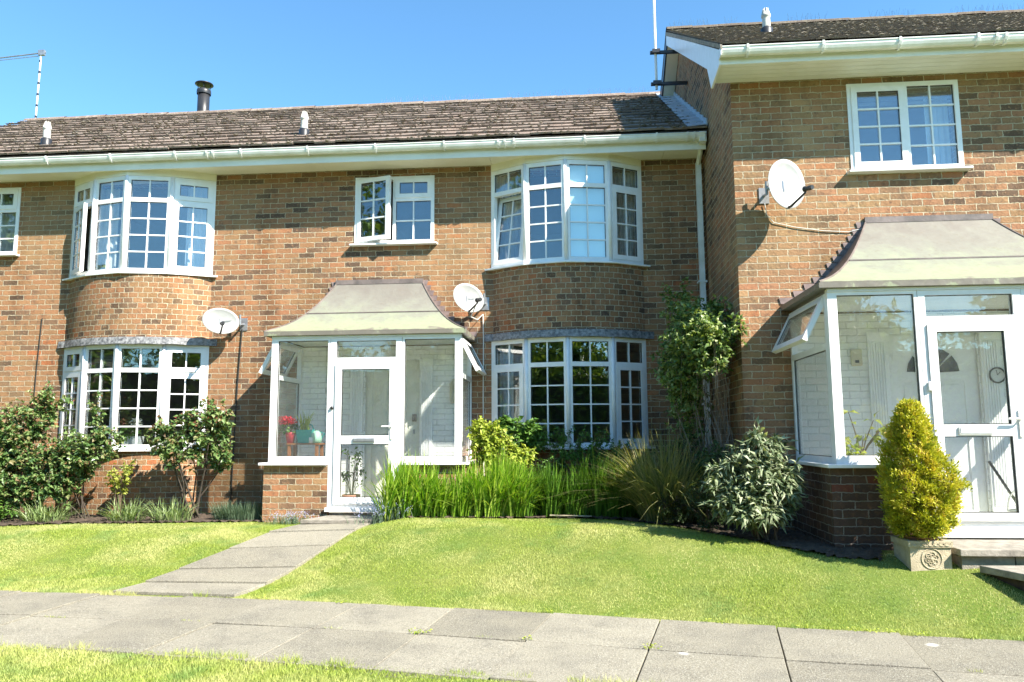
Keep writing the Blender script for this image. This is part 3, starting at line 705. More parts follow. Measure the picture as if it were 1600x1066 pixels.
flat_window(T, -3.127, -1.971, 2.725, 3.715, W-.012, [(.05, .05, .555, .94, 2, 3, 'sash', 'left', math.radians(17)), (.605, .68, 1.106, .94, 2, 1, 'sash'), (.60, .05, 1.106, .62, 2, 2, 'fixed')], label='small upper window with its left sash open')
flat_window(T, -9.42, -8.262, 2.715, 3.745, W-.012, [(.05, .05, .555, .98, 2, 3, 'sash'), (.605, .71, 1.106, .98, 2, 1, 'sash'), (.60, .05, 1.106, .65, 2, 3, 'fixed')], label='small upper window at the left edge')

# curtains, blinds
def curtain(parent, x0, x1, y, z0, z1, mat, amp=.02, waves=6, name='curtain', gather=0.0):
    n = int((x1-x0)/.012)+2; mb = MB()
    f = lambda k: y + amp*math.sin(k/n*waves*2*math.pi) + .4*amp*math.sin(k/n*waves*5.1+1)
    for k in range(n-1):
        xa, xb = lerp(x0, x1, k/(n-1)), lerp(x0, x1, (k+1)/(n-1)); g = gather
        mb.hexa([(xa+g, f(k), z0), (xb+g, f(k+1), z0), (xb+g, f(k+1)+.004, z0), (xa+g, f(k)+.004, z0), (xa, f(k), z1), (xb, f(k+1), z1), (xb, f(k+1)+.004, z1), (xa, f(k)+.004, z1)])
    return mb.build(name, mat, parent)
curtain(T, -5.72, -5.30, 10.55, 2.36, 3.7, M['net'], .02, 5)
curtain(T, -7.2, -6.75, 10.5, 2.36, 3.7, M['curtain'], .02, 5)
curtain(T, -1.08, -.72, 10.52, 2.36, 3.7, M['curtain'], .02, 6)
curtain(T, .55, .90, 10.52, 2.36, 3.7, M['curtain'], .02, 6)
curtain(T, -1.05, -.86, 10.55, -.1, 1.26, M['net'], .02, 3)
curtain(T, -8.75, -8.4, 10.62, 2.75, 3.7, M['curtain'], .02, 4)
mb = MB(); a, b = Vector((*RBX[2], 0)), Vector((*RBX[3], 0)); d = (b-a).normalized(); nn = Vector((-d.y, d.x, 0))
a2, b2 = a + d*.04 + nn*.085, b - d*.04 + nn*.085
mb.prism([(a2.x, a2.y, ZU0+.03), (b2.x, b2.y, ZU0+.03), (b2.x, b2.y, ZU1-.03), (a2.x, a2.y, ZU1-.03)], (0, 0, 0), nn*.004)
mb.build('aqua_sheet', M['blind'], T)  # flat pale aqua sheet close behind the third facet's glass
def venetian(x0, x1, y, z0, z1):
    mb = MB(); z = z0
    while z < z1:
        mb.hexa([(x0, y, z), (x1, y, z), (x1, y+.02, z+.012), (x0, y+.02, z+.012), (x0, y, z+.002), (x1, y, z+.002), (x1, y+.02, z+.014), (x0, y+.02, z+.014)]); z += .022
    mb.build('venetian_blind', M['slat'], T)
venetian(-6.85, -5.78, 10.28, .93, 1.27)

# ------------------------------------------------------------------ roofs, gutters
def tiled_roof(parent, x0, x1, y0, z0, y1, z1, gauge, tw, mat, thick, jit, name='roof', lumps=0, back=True, yb_=None):
    L = math.hypot(y1-y0, z1-z0); dy, dz = (y1-y0)/L, (z1-z0)/L; ny, nz = -dz, dy
    rows = int(round(L/gauge)); mb = MB()
    for r in range(rows):
        s0 = L*r/rows; s1 = min(L*(r+1)/rows + .05, L); x = x0 - (tw*.5 if r % 2 else 0)
        while x < x1:
            xa, xb = max(x, x0), min(x+tw, x1)
            if xb-xa > .02:
                j = random.uniform(-jit, jit); k = random.uniform(-jit, jit)*.6; e = random.uniform(-jit, jit)*1.5; rz = random.random()
                def P(xx, s, h): return (xx, y0+dy*s+ny*h, z0+dz*s+nz*h)
                h0, h1 = thick*1.6+j, thick*.35
                sa, sb = s0+e, s0+e+random.uniform(-jit, jit)
                mb.hexa([P(xa+.002, sa, h0-thick+k), P(xb-.002, sb, h0-thick-k), P(xb-.002, s1, h1-thick), P(xa+.002, s1, h1-thick),
                         P(xa+.002, sa, h0+k), P(xb-.002, sb, h0-k), P(xb-.002, s1, h1), P(xa+.002, s1, h1)], (rz, .5))
            x += tw
    o = mb.build(name, mat, parent)
    # underlay + rear slope
    mb = MB(); mb.hexa([(x0, y0+.02, z0-.05), (x1, y0+.02, z0-.05), (x1, y1, z1-.06), (x0, y1, z1-.06), (x0, y0, z0-.01), (x1, y0, z0-.01), (x1, y1, z1-.02), (x0, y1, z1-.02)])
    by = 2*y1-y0
    mb.hexa([(x0, y1+.001, z1-.06), (x1, y1+.001, z1-.06), (x1, by, z0-.05), (x0, by, z0-.05), (x0, y1+.001, z1+.03), (x1, y1+.001, z1+.03), (x1, by, z0+.03), (x0, by, z0+.03)])
    mb.build('roof_underlay', M['stem_dark'], o)
    if lumps:
        mb = MB()
        for _ in range(lumps):
            r = random.randrange(rows); s = L*r/rows + random.gauss(.01, .02); xx = random.uniform(x0, x1)
            h = thick*1.6 + .004; rr = random.uniform(.008, .024)
            mb.blob((xx, y0+dy*s+ny*h, z0+dz*s+nz*h), rr, (1.5, 1, .6))
        mb.build('moss', M['moss'], o)
    # ridge tiles
    mb = MB(); x = x0
    while x < x1-.01:
        xe = min(x+.42, x1); j = random.uniform(-.006, .006); prof = []
        for k in range(7):
            t = math.pi*(k/6); prof.append((math.cos(t)*.13, math.sin(t)*.085-.04+j))
        for k in range(6):
            (pa, qa), (pb, qb) = prof[k], prof[k+1]
            mb.face([(x+.003, y1-pa, z1+qa), (xe, y1-pa, z1+qa+.006), (xe, y1-pb, z1+qb+.006), (x+.003, y1-pb, z1+qb)], [(random.random(), .5)]*4)
        x = xe
    mb.build('ridge_tiles', mat, o)
    return o, (y1, z1)
roofT, _ = tiled_roof(T, -10.76, 1.80, 9.868, 4.026, 13.60, 6.25, .315, .30, M['tile'], .026, .007, lumps=2400)

def gutter(parent, x0, x1, y, z, brackets, unions):
    mb = MB(); n = 8
    for s, r in ((1, .062), (1, .058)):
        pass
    prof = [(math.cos(math.pi*(1+k/n))*.062, math.sin(math.pi*(1+k/n))*.085) for k in range(n+1)]
    prof = prof + [(.058, 0), ] + [(math.cos(math.pi*(2-k/n))*.054, math.sin(math.pi*(2-k/n))*.077) for k in range(n+1)]
    base = len(mb.v)
    m = len(prof)
    for xx in (x0, x1):
        for (a, b) in prof: mb.v.append((xx, y+a, z+b))
    for k in range(m):
        j = (k+1) % m; mb.f.append((k, j, m+j, m+k)); mb.uv.append(None); mb.mi.append(0)
    mb.f.append(tuple(range(m-1, -1, -1))); mb.f.append(tuple(m+k for k in range(m))); mb.uv += [None]*2; mb.mi += [0]*2
    # rolled front lip
    mb.tube([(x0, y-.062, z), (x1, y-.062, z)], .008, 6)
    for e in (x0, x1): mb.box(e-.004, e+.004, y-.064, y+.064, z-.09, z+.006)
    g = mb.build('gutter', M['gutterm'], parent)
    for bx in brackets:
        b = MB(); pts = [(bx, y+math.cos(math.pi*(1+k/8))*.072, z+.012+math.sin(math.pi*(1+k/8))*.105) for k in range(9)]
        for k in range(8):
            p, q = pts[k], pts[k+1]; b.prism([(bx-.012, p[1], p[2]), (bx+.012, p[1], p[2]), (bx+.012, q[1], q[2]), (bx-.012, q[1], q[2])], (0, 0, 0), (0, (p[1]-y)*.09, (p[2]-z)*.09))
        b.build('gutter_bracket', M['gutterm'], g)
    for ux in unions:
        b = MB()
        for dx in (-.045, .045):
            pts = [(ux+dx, y+math.cos(math.pi*(1+k/8))*.070, z+.006+math.sin(math.pi*(1+k/8))*.096) for k in range(9)]
            for k in range(8):
                p, q = pts[k], pts[k+1]; b.prism([(ux+dx-.012, p[1], p[2]), (ux+dx+.012, p[1], p[2]), (ux+dx+.012, q[1], q[2]), (ux+dx-.012, q[1], q[2])], (0, 0, 0), (0, (p[1]-y)*.1, (p[2]-z)*.1))
        b.build('gutter_union', M['gutterm'], g)
    return g
# terrace eaves
mb = MB(); mb.box(-10.76, 1.79, 9.965, 9.99, 3.792, 3.985); mb.build('fascia', M['fascia'], T)
mb = MB()
x = -10.74
while x < 1.78:
    xe = min(x+2.4, 1.785); mb.box(x, xe-.005, 9.992, W-.002, SOF, SOF+.012); x = xe
mb.build('soffit', M['soffit'], T)
gb = [-8.42+.955*k for k in range(11) if -8.42+.955*k < 1.6]
gutter(T, -10.74, 1.76, 9.895, 3.975, gb, [-5.05, -.95, 1.58])
mb = MB(); mb.tube([(1.735, 10.06, 3.86), (1.735, 10.10, 3.80), (1.735, 10.30, 3.70)], .034, 8)
mb.box(1.70, 1.77, 10.27, 10.34, -1.0, 3.72); mb.build('downpipe', M['gutterm'], T)
mb = MB(); 
for z in (2.05, .4): mb.box(1.675, 1.795, 10.262, 10.40, z-.012, z+.012)
mb.build('pipe_clip', M['gutterm'], T)
mb = MB(); mb.box(1.690, 1.782, 9.85, 10.06, 3.86, 3.995); mb.build('gutter_outlet', M['gutterm'], T)
def roof_vent(parent, x, y, z):
    mb = MB(); mb.lathe([(.075, -.10), (.078, .03), (.060, .05)], (x, y, z), 14); b = mb.build('vent_base', M['dark_metal'], parent, smooth=True)
    mb = MB(); mb.lathe([(.055, .03), (.052, .16), (.05, .19), (.062, .20), (.062, .225), (.05, .235), (.045, .26), (.03, .30), (.022, .31), (.0, .312)], (x, y, z), 14)
    v = mb.build('roof_vent', M['vent'], parent, smooth=True)
    mb = MB()
    for k in range(8):
        t = k*math.pi/4; mb.tube([(x+.053*math.cos(t), y+.053*math.sin(t), z+.23), (x+.03*math.cos(t), y+.03*math.sin(t), z+.32)], .006, 5)
    mb.build('vent_cage', M['vent'], v)
roof_vent(T, -8.06, 10.60, 4.53); roof_vent(T, -3.97, 10.56, 4.50)
mb = MB(); mb.tube([(-7.36, 14.0, 5.9), (-7.36, 14.0, 6.93)], .115, 20); f = mb.build('stove_flue', M['dark_metal'], T, smooth=True); f.data.polygons.foreach_set('use_smooth', [True]*len(f.data.polygons))
mb = MB(); mb.lathe([(.135, 6.84), (.14, 6.88), (.135, 6.93), (.10, 6.95)], (-7.36, 14.0, 0), 20); mb.lathe([(.0, 7.10), (.12, 7.085), (.175, 7.06), (.178, 7.045), (.12, 7.04), (.0, 7.04)], (-7.36, 14.0, 0), 20)
for k in range(4):
    t = k*math.pi/2+.4; mb.tube([(-7.36+.11*math.cos(t), 14+.11*math.sin(t), 6.93), (-7.36+.12*math.cos(t), 14+.12*math.sin(t), 7.06)], .008, 5)
mb.build('flue_cowl', M['dark_metal'], f, smooth=True)
def spikes(parent, x0, x1, y, z, dens, segs):
    for (a, b) in segs:
        mb = MB(); mb.box(a, b, y-.02, y+.02, z-.012, z-.004); x = a
        while x < b:
            for s in (-1, 0, 1):
                lx = random.uniform(-.05, .05); h = random.uniform(.10, .14)
                mb.tube([(x, y+.02*s, z), (x+lx, y+.05*s, z+h)], .0016, 3, cap=False)
            x += dens*random.uniform(.6, 1.4)
        mb.build('bird_spikes', M['grey_metal'], parent)
spikes(T, -2, 1.8, 13.6, 6.29, .07, [(-3.6, -1.6), (-1.2, .1), (.3, 1.5)])

# ------------------------------------------------------------------ right-hand house
R_ = empty('brick_house', (4.8, D2, -1.05), 'taller brick house standing forward at the right with gable roof and white box eaves', 'house')
def right_wall():
    holes = [(3.09, 2.885, 4.29, 3.905), (3.33, -.96, 4.30, 1.1)]
    mb = MB(); plate(mb, (0, D2, 0), (1, 0, 0), (0, -1, 0), 1.815, 9.0, -1.3, 4.3, holes, 0, -.28, 0, 1)
    # gable side wall, solid
    pl = [(1.815, D2+.281, -1.3), (1.815, 15.9, -1.3), (1.815, 15.9, 4.05), (1.815, 12.2, 6.36), (1.815, D2+.281, 4.22)]
    mb.prism(pl[::-1], (0, 0, 0), (.28, 0, 0))
    mb.box(1.815+.281, 9, 15.6, 15.9, -1.3, 4.0); mb.box(8.7, 9, D2+.281, 15.6, -1.3, 4.0)
    return mb.build('wall', [M['brick_tan'], M['plaster']], R_, boxuv=True)
right_wall()
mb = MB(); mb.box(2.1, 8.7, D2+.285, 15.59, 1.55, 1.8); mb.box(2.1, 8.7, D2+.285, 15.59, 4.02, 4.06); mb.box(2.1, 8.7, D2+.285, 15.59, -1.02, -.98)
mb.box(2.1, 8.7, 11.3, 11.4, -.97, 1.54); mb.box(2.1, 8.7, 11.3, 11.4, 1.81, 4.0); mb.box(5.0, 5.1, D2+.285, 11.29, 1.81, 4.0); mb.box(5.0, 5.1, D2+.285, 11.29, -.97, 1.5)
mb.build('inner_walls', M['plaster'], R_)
flat_window(R_, 3.09, 4.29, 2.885, 3.905, D2-.012, [(.055, .055, .60, .965, 2, 4, 'sash'), (.65, .05, 1.15, .97, 2, 4, 'fixed')], label='upper window with a pale curtain at its right')
curtain(R_, 4.02, 4.27, D2+.22, 2.9, 3.88, M['net'], .015, 4)
mb = MB(); 
for zz in (3.80, 3.75, 3.70): mb.box(3.1, 4.28, D2+.13, D2+.135, zz, zz+.035)
mb.build('blind', M['plaster'], R_)
roofR, _ = tiled_roof(R_, 1.60, 9.1, 7.845, 4.138, 12.15, 6.70, .105, .165, M['tile2'], .013, .004, lumps=1600)
mb = MB(); mb.box(1.625, 9.05, 7.945, 7.97, 3.962, 4.14); mb.build('fascia', M['fascia'], R_)
mb = MB()
for k in range(5): mb.box(1.63, 9.0, 7.972+.0945*k, 7.972+.0945*(k+1)-.006, 3.985, 3.995+ (0 if k != 1 else .004))
mb.build('soffit', M['fascia'], R_)
gutter(R_, 1.60, 9.0, 7.875, 4.10, [1.88+.78*k for k in range(9)], [4.45, 6.5])
spikes(R_, 1.6, 9, 12.15, 6.74, .07, [(1.7, 2.3), (2.6, 2.75), (3.6, 4.2), (4.9, 5.6), (6.2, 7.4)])
roof_vent(R_, 2.60, 9.75, 5.30)
# barge board with box end, on the plane of the verge
mb = MB()
def rz(y, off=0): return 4.10 + (y-7.78)*.595 + off
mb.prism([(1.600, 7.93, 3.955), (1.600, 8.44, 3.925), (1.600, 8.64, 4.26), (1.600, 12.15, 6.44), (1.600, 12.15, 6.62), (1.600, 7.84, 4.075), (1.600, 7.93, 4.07)][::-1], (0, 0, 0), (.022, 0, 0))
mb.build('bargeboard', M['upvc'], R_)
mb = MB(); mb.prism([(1.600, 12.152, 6.44), (1.600, 12.152, 6.62), (1.600, 16.3, 4.12), (1.600, 16.3, 3.94)], (0, 0, 0), (.022, 0, 0)); mb.build('bargeboard', M['dark_metal'], R_)
mb = MB(); mb.prism([(1.625, 8.66, 4.27), (1.625, 12.15, 6.43), (1.625, 16.3, 3.95), (1.625, 16.3, 3.97), (1.625, 12.15, 6.46), (1.625, 8.66, 4.30)], (0, 0, 0), (.19, 0, 0)); mb.build('verge_soffit', M['soffit'], R_)
# verge mortar fillet
mb = MB(); mb.prism([(1.592, 7.80, 4.07), (1.592, 12.15, 6.61), (1.592, 12.15, 6.68), (1.592, 7.80, 4.115)][::-1], (0, 0, 0), (.02, 0, 0)); mb.build('verge_mortar', M['step'], R_)
# stepped lead flashing where the lower roof meets the gable wall
mb = MB(); L = 14
for k in range(L):
    ya, yc = 9.9+k*.262, 9.9+(k+1)*.262; za = 3.985+.596*(ya-9.8); zc = 3.985+.596*(yc-9.8)
    mb.hexa([(1.55, ya, za+.045), (1.80, ya, za+.06), (1.80, yc+.02, zc+.06), (1.55, yc+.02, zc+.045), (1.55, ya, za+.057), (1.80, ya, za+.072), (1.80, yc+.02, zc+.072), (1.55, yc+.02, zc+.057)])
    mb.hexa([(1.795, ya, za+.05), (1.811, ya, za+.05), (1.811, yc, zc+.05), (1.795, yc, zc+.05), (1.795, ya, za+.15), (1.811, ya, za+.15), (1.811, yc, zc+.12), (1.795, yc, zc+.12)])
f = mb.build('lead_flashing', simple('pale_lead', (.50, .55, .62), (.36, .41, .48), .4, 9), R_)

# ------------------------------------------------------------------ porches
def porch_roof(parent, x0, x1, yf, yw, z0, tx0, tx1, z1, label):
    n = 16; G = [k/n for k in range(n+1)]
    f = lambda g: .42*g + .58*g**2.3
    ring = []
    for g in G:
        z = z0 + (z1-z0)*f(g); ring.append((lerp(x0, tx0, g), lerp(x1, tx1, g), lerp(yf, yw-.02, g), z, g))
    mb = MB()
    for a, b in zip(ring[:-1], ring[1:]):
        for s in range(8):
            p0, p1 = s/8, (s+1)/8
            mb.face([(lerp(a[0], a[1], p0), a[2], a[3]), (lerp(a[0], a[1], p1), a[2], a[3]), (lerp(b[0], b[1], p1), b[2], b[3]), (lerp(b[0], b[1], p0), b[2], b[3])], [(p0, .09+a[4]*.9), (p1, .09+a[4]*.9), (p1, .09+b[4]*.9), (p0, .09+b[4]*.9)])
    front = mb.build('porch_roof', M['patina'], parent, smooth=True); tag(front, label)
    mb = MB(); mb2 = MB()                               # hipped cheeks
    for a, b in zip(ring[:-1], ring[1:]):
        mb.face([(a[0], yw, a[3]), (a[0], a[2], a[3]), (b[0], b[2], b[3]), (b[0], yw, b[3])])
        mb2.face([(a[1], a[2], a[3]), (a[1], yw, a[3]), (b[1], yw, b[3]), (b[1], b[2], b[3])])
    for q in (mb, mb2): q.build('roof_cheek', M['copper_dark'], front, smooth=True)
    mb = MB(); h = .055                                 # drip edge and deck
    mb.hexa([(x0, yf, z0-h), (x1, yf, z0-h), (x1, yw, z0-h), (x0, yw, z0-h), (x0, yf, z0-.001), (x1, yf, z0-.001), (x1, yw, z0-.001), (x0, yw, z0-.001)], (.5, .0))
    mb.build('drip_edge', M['patina'], front)
    mb = MB()                                           # seam across, hip rolls, top upstand
    k = 9; a = ring[k]; mb.box(a[0]+.01, a[1]-.01, a[2]-.012, a[2]+.006, a[3]-.004, a[3]+.010)
    mb.box(tx0-.01, tx1+.01, yw-.035, yw-.004, z1-.01, z1+.055)
    mb.tube([(r[0], r[2]-.001, r[3]+.002) for r in ring], .011, 6); mb.tube([(r[1], r[2]-.001, r[3]+.002) for r in ring], .011, 6)
    mb.build('roof_seams', M['copper_dark'], front)
    # stepped flashing let into the brick courses
    mbs = [MB(), MB()]; z = z0 + .02
    def gx(zz, side):
        for a, b in zip(ring[:-1], ring[1:]):
            if a[3] <= zz <= b[3] + 1e-6:
                t = (zz-a[3])/(b[3]-a[3]+1e-9); return lerp(a[side], b[side], t)
        return ring[-1][side]
    while z < z1 - .02:
        for side, s in ((0, -1), (1, 1)):
            xa, xb = gx(z, side), gx(min(z+.08, z1), side)
            pl = [(xa - s*.04, yw-.004, z), (xa + s*.045, yw-.004, z+.002), (xa+s*.062, yw-.004, z+.070), (xb - s*.04, yw-.004, z+.072)]
            mbs[side].prism(pl, (0, 0, 0), (0, -.006, 0))
        z += .075
    for q in mbs: q.build('stepped_flashing', M['flash'], front)
    return front

def panelled(parent, name, mat, x0, x1, z0, z1, y, panels, label=None):
    mb = MB(); plate(mb, (x0, y, z0), (1, 0, 0), (0, -1, 0), 0, x1-x0, 0, z1-z0, panels, 0, -.05)
    for (a, b, c, d) in panels:
        mb.box(x0+a-.001, x0+c+.001, y+.012, y+.02, z0+b-.001, z0+d+.001); mb.box(x0+a+.04, x0+c-.04, y+.004, y+.012, z0+b+.04, z0+d-.04)
    o = mb.build(name, mat, parent, bevel=.004)
    if label: tag(o, label)
    return o
def pilaster(parent, x0, x1, z0, z1, y, mat, name='pilaster'):
    mb = MB(); n = 6; w = (x1-x0); mb.box(x0, x1, y, y+.03, z0, z1)
    for k in range(n):
        a = x0 + w*(.12+.76*k/n); mb.box(a, a+w*.76/n*.55, y-.012, y, z0+.2, z1-.12)
    mb.box(x0-.01, x1+.01, y-.018, y, z0, z0+.18); mb.box(x0-.01, x1+.01, y-.018, y, z1-.1, z1)
    mb.build(name, mat, parent)

def porch(parent, x0, x1, yf, yw, zs, zh, dx0, dx1, bx_mat, zg, label, thr, left_open=True, right_open=True):
    """x0..x1 outer frame; dx0..dx1 door frame opening; zs sill; zh head"""
    t = .07; Y = yf
    # brick base
    mb = MB(); e = .055
    mb.box(x0-e, dx0-.004, Y, Y+.10, zg, zs-.032); mb.box(x0-e, x0-e+.10, Y+.10, yw-.003, zg, zs-.032)
    mb.build('porch_base', bx_mat, parent, boxuv=True); mb = MB()
    mb.box(dx1+.004, x1+e, Y, Y+.10, zg, zs-.032); mb.box(x1+e-.10, x1+e, Y+.10, yw-.003, zg, zs-.032)
    mb.build('porch_base', bx_mat, parent, boxuv=True)
    # sills
    mb = MB()
    mb.box(x0-.10, dx0-.003, Y-.075, Y+.09, zs-.031, zs); mb.box(x0-.10, x0+.07, Y+.09, yw-.004, zs-.031, zs)
    mb2 = MB(); mb2.box(dx1+.003, x1+.10, Y-.075, Y+.09, zs-.031, zs); mb2.box(x1-.07, x1+.10, Y+.09, yw-.004, zs-.031, zs)
    # frame
    hz = zh-zs
    fr = MB()
    plate(fr, (x0, Y, zs+.001), (1, 0, 0), (0, -1, 0), 0, dx0-x0-.002, 0, hz, [(.085, .075, dx0-x0-.03, hz-.03)], 0, -.07)
    plate(fr, (dx1+.002, Y, zs+.001), (1, 0, 0), (0, -1, 0), 0, x1-dx1-.002, 0, hz, [(.03, .075, x1-dx1-.085, hz-.03)], 0, -.07)
    vz = hz*.69; D = yw-Y-.075; fr0 = fr; fr = MB()
    for (xx, U, N, oy) in ((x0, (0, -1, 0), (-1, 0, 0), yw-.004), (x1, (0, 1, 0), (1, 0, 0), Y+.071)):
        fr = MB(); plate(fr, (xx, oy, zs), U, N, 0, D, 0, hz, [(.05, .06, D-.05, vz-.03), (.05, vz+.03, D-.05, hz-.03)], 0, -.06)
        fr.build('porch_frame', M['upvc'], parent, bevel=.004)
    f = fr0.build('porch_frame', M['upvc'], parent, bevel=.004); tag(f, label); mb2.build('porch_sill', M['upvc'], f, bevel=.004)
    mb.build('porch_sill', M['upvc'], f, bevel=.004)
    light_unit(f, (x0, Y, zs), (1, 0, 0), (0, -1, 0), (.085, .075, dx0-x0-.03, hz-.03, 1, 1, 'fixed'), M['porch_glass'])
    light_unit(f, (dx1+.002, Y, zs), (1, 0, 0), (0, -1, 0), (.03, .075, x1-dx1-.085, hz-.03, 1, 1, 'fixed'), M['porch_glass'])
    for (xx, U, N, oy, op) in ((x0, (0, -1, 0), (-1, 0, 0), yw-.004, left_open), (x1, (0, 1, 0), (1, 0, 0), Y+.071, right_open)):
        light_unit(f, (xx, oy, zs), U, N, (.05, .06, D-.05, vz-.03, 1, 1, 'fixed'), M['porch_glass'])
        light_unit(f, (xx, oy, zs), U, N, (.05, vz+.03, D-.05, hz-.03, 1, 1, 'sash', 'top', math.radians(27) if op else 0), M['porch_glass'])
    # head board under the roof
    mb = MB(); mb.box(x0, x1, Y-.012, Y+.06, zh+.002, zh+.032); mb.build('head_board', M['upvc'], f)
    return f

def porch_door(parent, dx0, dx1, Y, zb, zh, leaf, fan, g_up, g_lo, handle_right=True, lb=(0, 0, 0, 0)):
    """outer frame dx0..dx1, zb..zh; leaf = (x0,z0,x1,z1)"""
    mb = MB(); O = (dx0, Y+.0, zb)
    plate(mb, O, (1, 0, 0), (0, -1, 0), 0, dx1-dx0, 0, zh-zb, [(leaf[0]-dx0, leaf[1]-zb, leaf[2]-dx0, leaf[3]-zb), (fan[0]-dx0, fan[1]-zb, fan[2]-dx0, fan[3]-zb)], 0.002, -.07)
    mb.box(dx0-.02, dx1+.02, Y-.05, Y-.003, zb-.02, zb+.03)
    fr = mb.build('door_frame', M['upvc'], parent, bevel=.004)
    light_unit(fr, O, (1, 0, 0), (0, -1, 0), (fan[0]-dx0, fan[1]-zb, fan[2]-dx0, fan[3]-zb, 1, 1, 'fixed'), M['porch_glass'])
    mb = MB(); Ol = (leaf[0]+.003, Y, leaf[1]+.003); lw, lh = leaf[2]-leaf[0]-.006, leaf[3]-leaf[1]-.006
    H2 = [(g[0]-Ol[0], g[1]-Ol[2], g[2]-Ol[0], g[3]-Ol[2]) for g in (g_up, g_lo)]
    plate(mb, Ol, (1, 0, 0), (0, -1, 0), 0, lw, 0, lh, H2, .018, -.04)
    mb.box(leaf[0]+.01, leaf[2]-.01, Y-.034, Y-.019, leaf[1]+.02, leaf[1]+.05)
    d = mb.build('porch_door', M['upvc'], parent, bevel=.004)
    for h in H2:
        m2 = MB(); lbox(m2, Ol, (1, 0, 0), (0, -1, 0), h[0]-.003, h[2]+.003, h[1]-.003, h[3]+.003, -.015, -.002); m2.build('pane', M['porch_glass'], d)
        m2 = MB(); plate(m2, Ol, (1, 0, 0), (0, -1, 0), h[0]-.001, h[2]+.001, h[1]-.001, h[3]+.001, [(h[0]+.008, h[1]+.008, h[2]-.008, h[3]-.008)], .004, -.017); m2.build('gasket', M['black'], d)
    hx = leaf[2]-.045; hz = .09 if handle_right else .09
    m2 = MB(); m2.box(hx-.014, hx+.014, Y-.030, Y-.0185, hz-.13, hz+.11); m2.tube([(hx, Y-.03, hz+.03), (hx, Y-.06, hz+.03), (hx-.03, Y-.065, hz+.032), (hx-.12, Y-.065, hz+.032)], .010, 8)
    m2.build('handle', M['ceramic'], d, smooth=False)
    m2 = MB(); m2.box(lb[0], lb[2], Y-.036, Y-.0185, lb[1], lb[3]); m2.box(lb[0]+.01, lb[2]-.01, Y-.041, Y-.036, lb[1]+.012, lb[3]-.008); m2.build('letterbox', M['grey_metal'] if lb[0] < 0 else M['upvc'], d, bevel=.003)
    return d

# left porch on the terrace
porch_roof(T, -3.99, -1.37, D4-.0, W-.002, 1.345, -3.37, -2.13, 2.15, 'green patinated swept metal roof')
porch(T, -3.90, -1.43, D4+.06, W, -.325, 1.255, -3.125, -2.19, M['brick_porch'], -1.3, 'white framed glazed porch with its side vents open', None)
porch_door(T, -3.122, -2.193, D4+.06, -.91, 1.255, (-3.05, -.86, -2.262, .92), (-3.045, 1.0, -2.27, 1.215), (-2.965, .01, -2.345, .85), (-2.965, -.755, -2.345, -.095), True, (-2.80, -.072, -2.52, -.022))
# front wall of the house inside the porch, with the house door
def porch_inner(parent, x0, x1, yw, z0, z1, hole, mat):
    mb = MB(); plate(mb, (x0, yw-.006, z0), (1, 0, 0), (0, -1, 0), 0, x1-x0, 0, z1-z0, [(hole[0]-x0, 0-.0, hole[1]-x0, hole[2]-z0)], .012, -.004)
    mb.build('painted_wall', mat, parent, boxuv=True)
porch_inner(T, -3.86, -1.47, W, -1.0, 1.25, (-2.92, -2.16, 1.05), M['white_brick'])
pilaster(T, -3.13, -2.95, -.95, 1.06, W-.05, M['white_door']); pilaster(T, -2.14, -1.97, -.95, 1.06, W-.05, M['white_door'])
d = panelled(T, 'front_door', M['cream_door'], -2.95, -2.13, -.95, 1.07, W+.02, [(.12, .15, .64, .85), (.12, 1.05, .64, 1.85)], 'cream panelled front door inside the glazed porch')
mb = MB(); mb.box(-2.255, -2.205, W-.02, W+.018, .20, .30); mb.build('lock', M['black'], d)
mb = MB(); mb.box(-2.25, -2.225, W, W+.018, 0.03, .09); mb.build('keyhole', M['grey_metal'], d)
mb = MB(); mb.box(-3.86, -1.47, D4+.17, W-.01, -1.0, -.955); mb.build('porch_floor', M['pale_floor'], T)
mb = MB(); mb.box(-3.82, -1.5, D4+.15, W-.02, 1.262, 1.285); mb.build('porch_ceiling', M['upvc'], T)
mb = MB(); mb.lathe([(0, 0), (.022, 0), (.022, .02), (.012, .03), (0, .03)], (-3.085, D4+.058, .36), 12, (0, -1, 0)); mb.build('door_bell', M['black'], T)
mb = MB(); mb.prism([(-1.72, W-.09, .45), (-1.56, W-.09, .45), (-1.56, W-.09, .72), (-1.6, W-.09, .78), (-1.69, W-.09, .78), (-1.73, W-.09, .70)], (0, 0, 0), (0, .06, 0)); mb.build('meter_box', M['slat'], T, bevel=.02)
# stone step
mb = MB(); mb.hexa([(-3.30, 9.02, -1.03), (-2.36, 9.02, -1.03), (-2.36, 9.46, -1.03), (-3.10, 9.46, -1.03), (-3.30, 9.02, -.985), (-2.36, 9.02, -.985), (-2.36, 9.46, -.975), (-3.10, 9.46, -.975)])
s1 = mb.build('door_step', M['step'], T, bevel=.006)
mb = MB(); mb.box(-3.24, -2.38, 9.07, 9.45, -1.2, -1.031); mb.build('step_riser', M['soil'], s1)

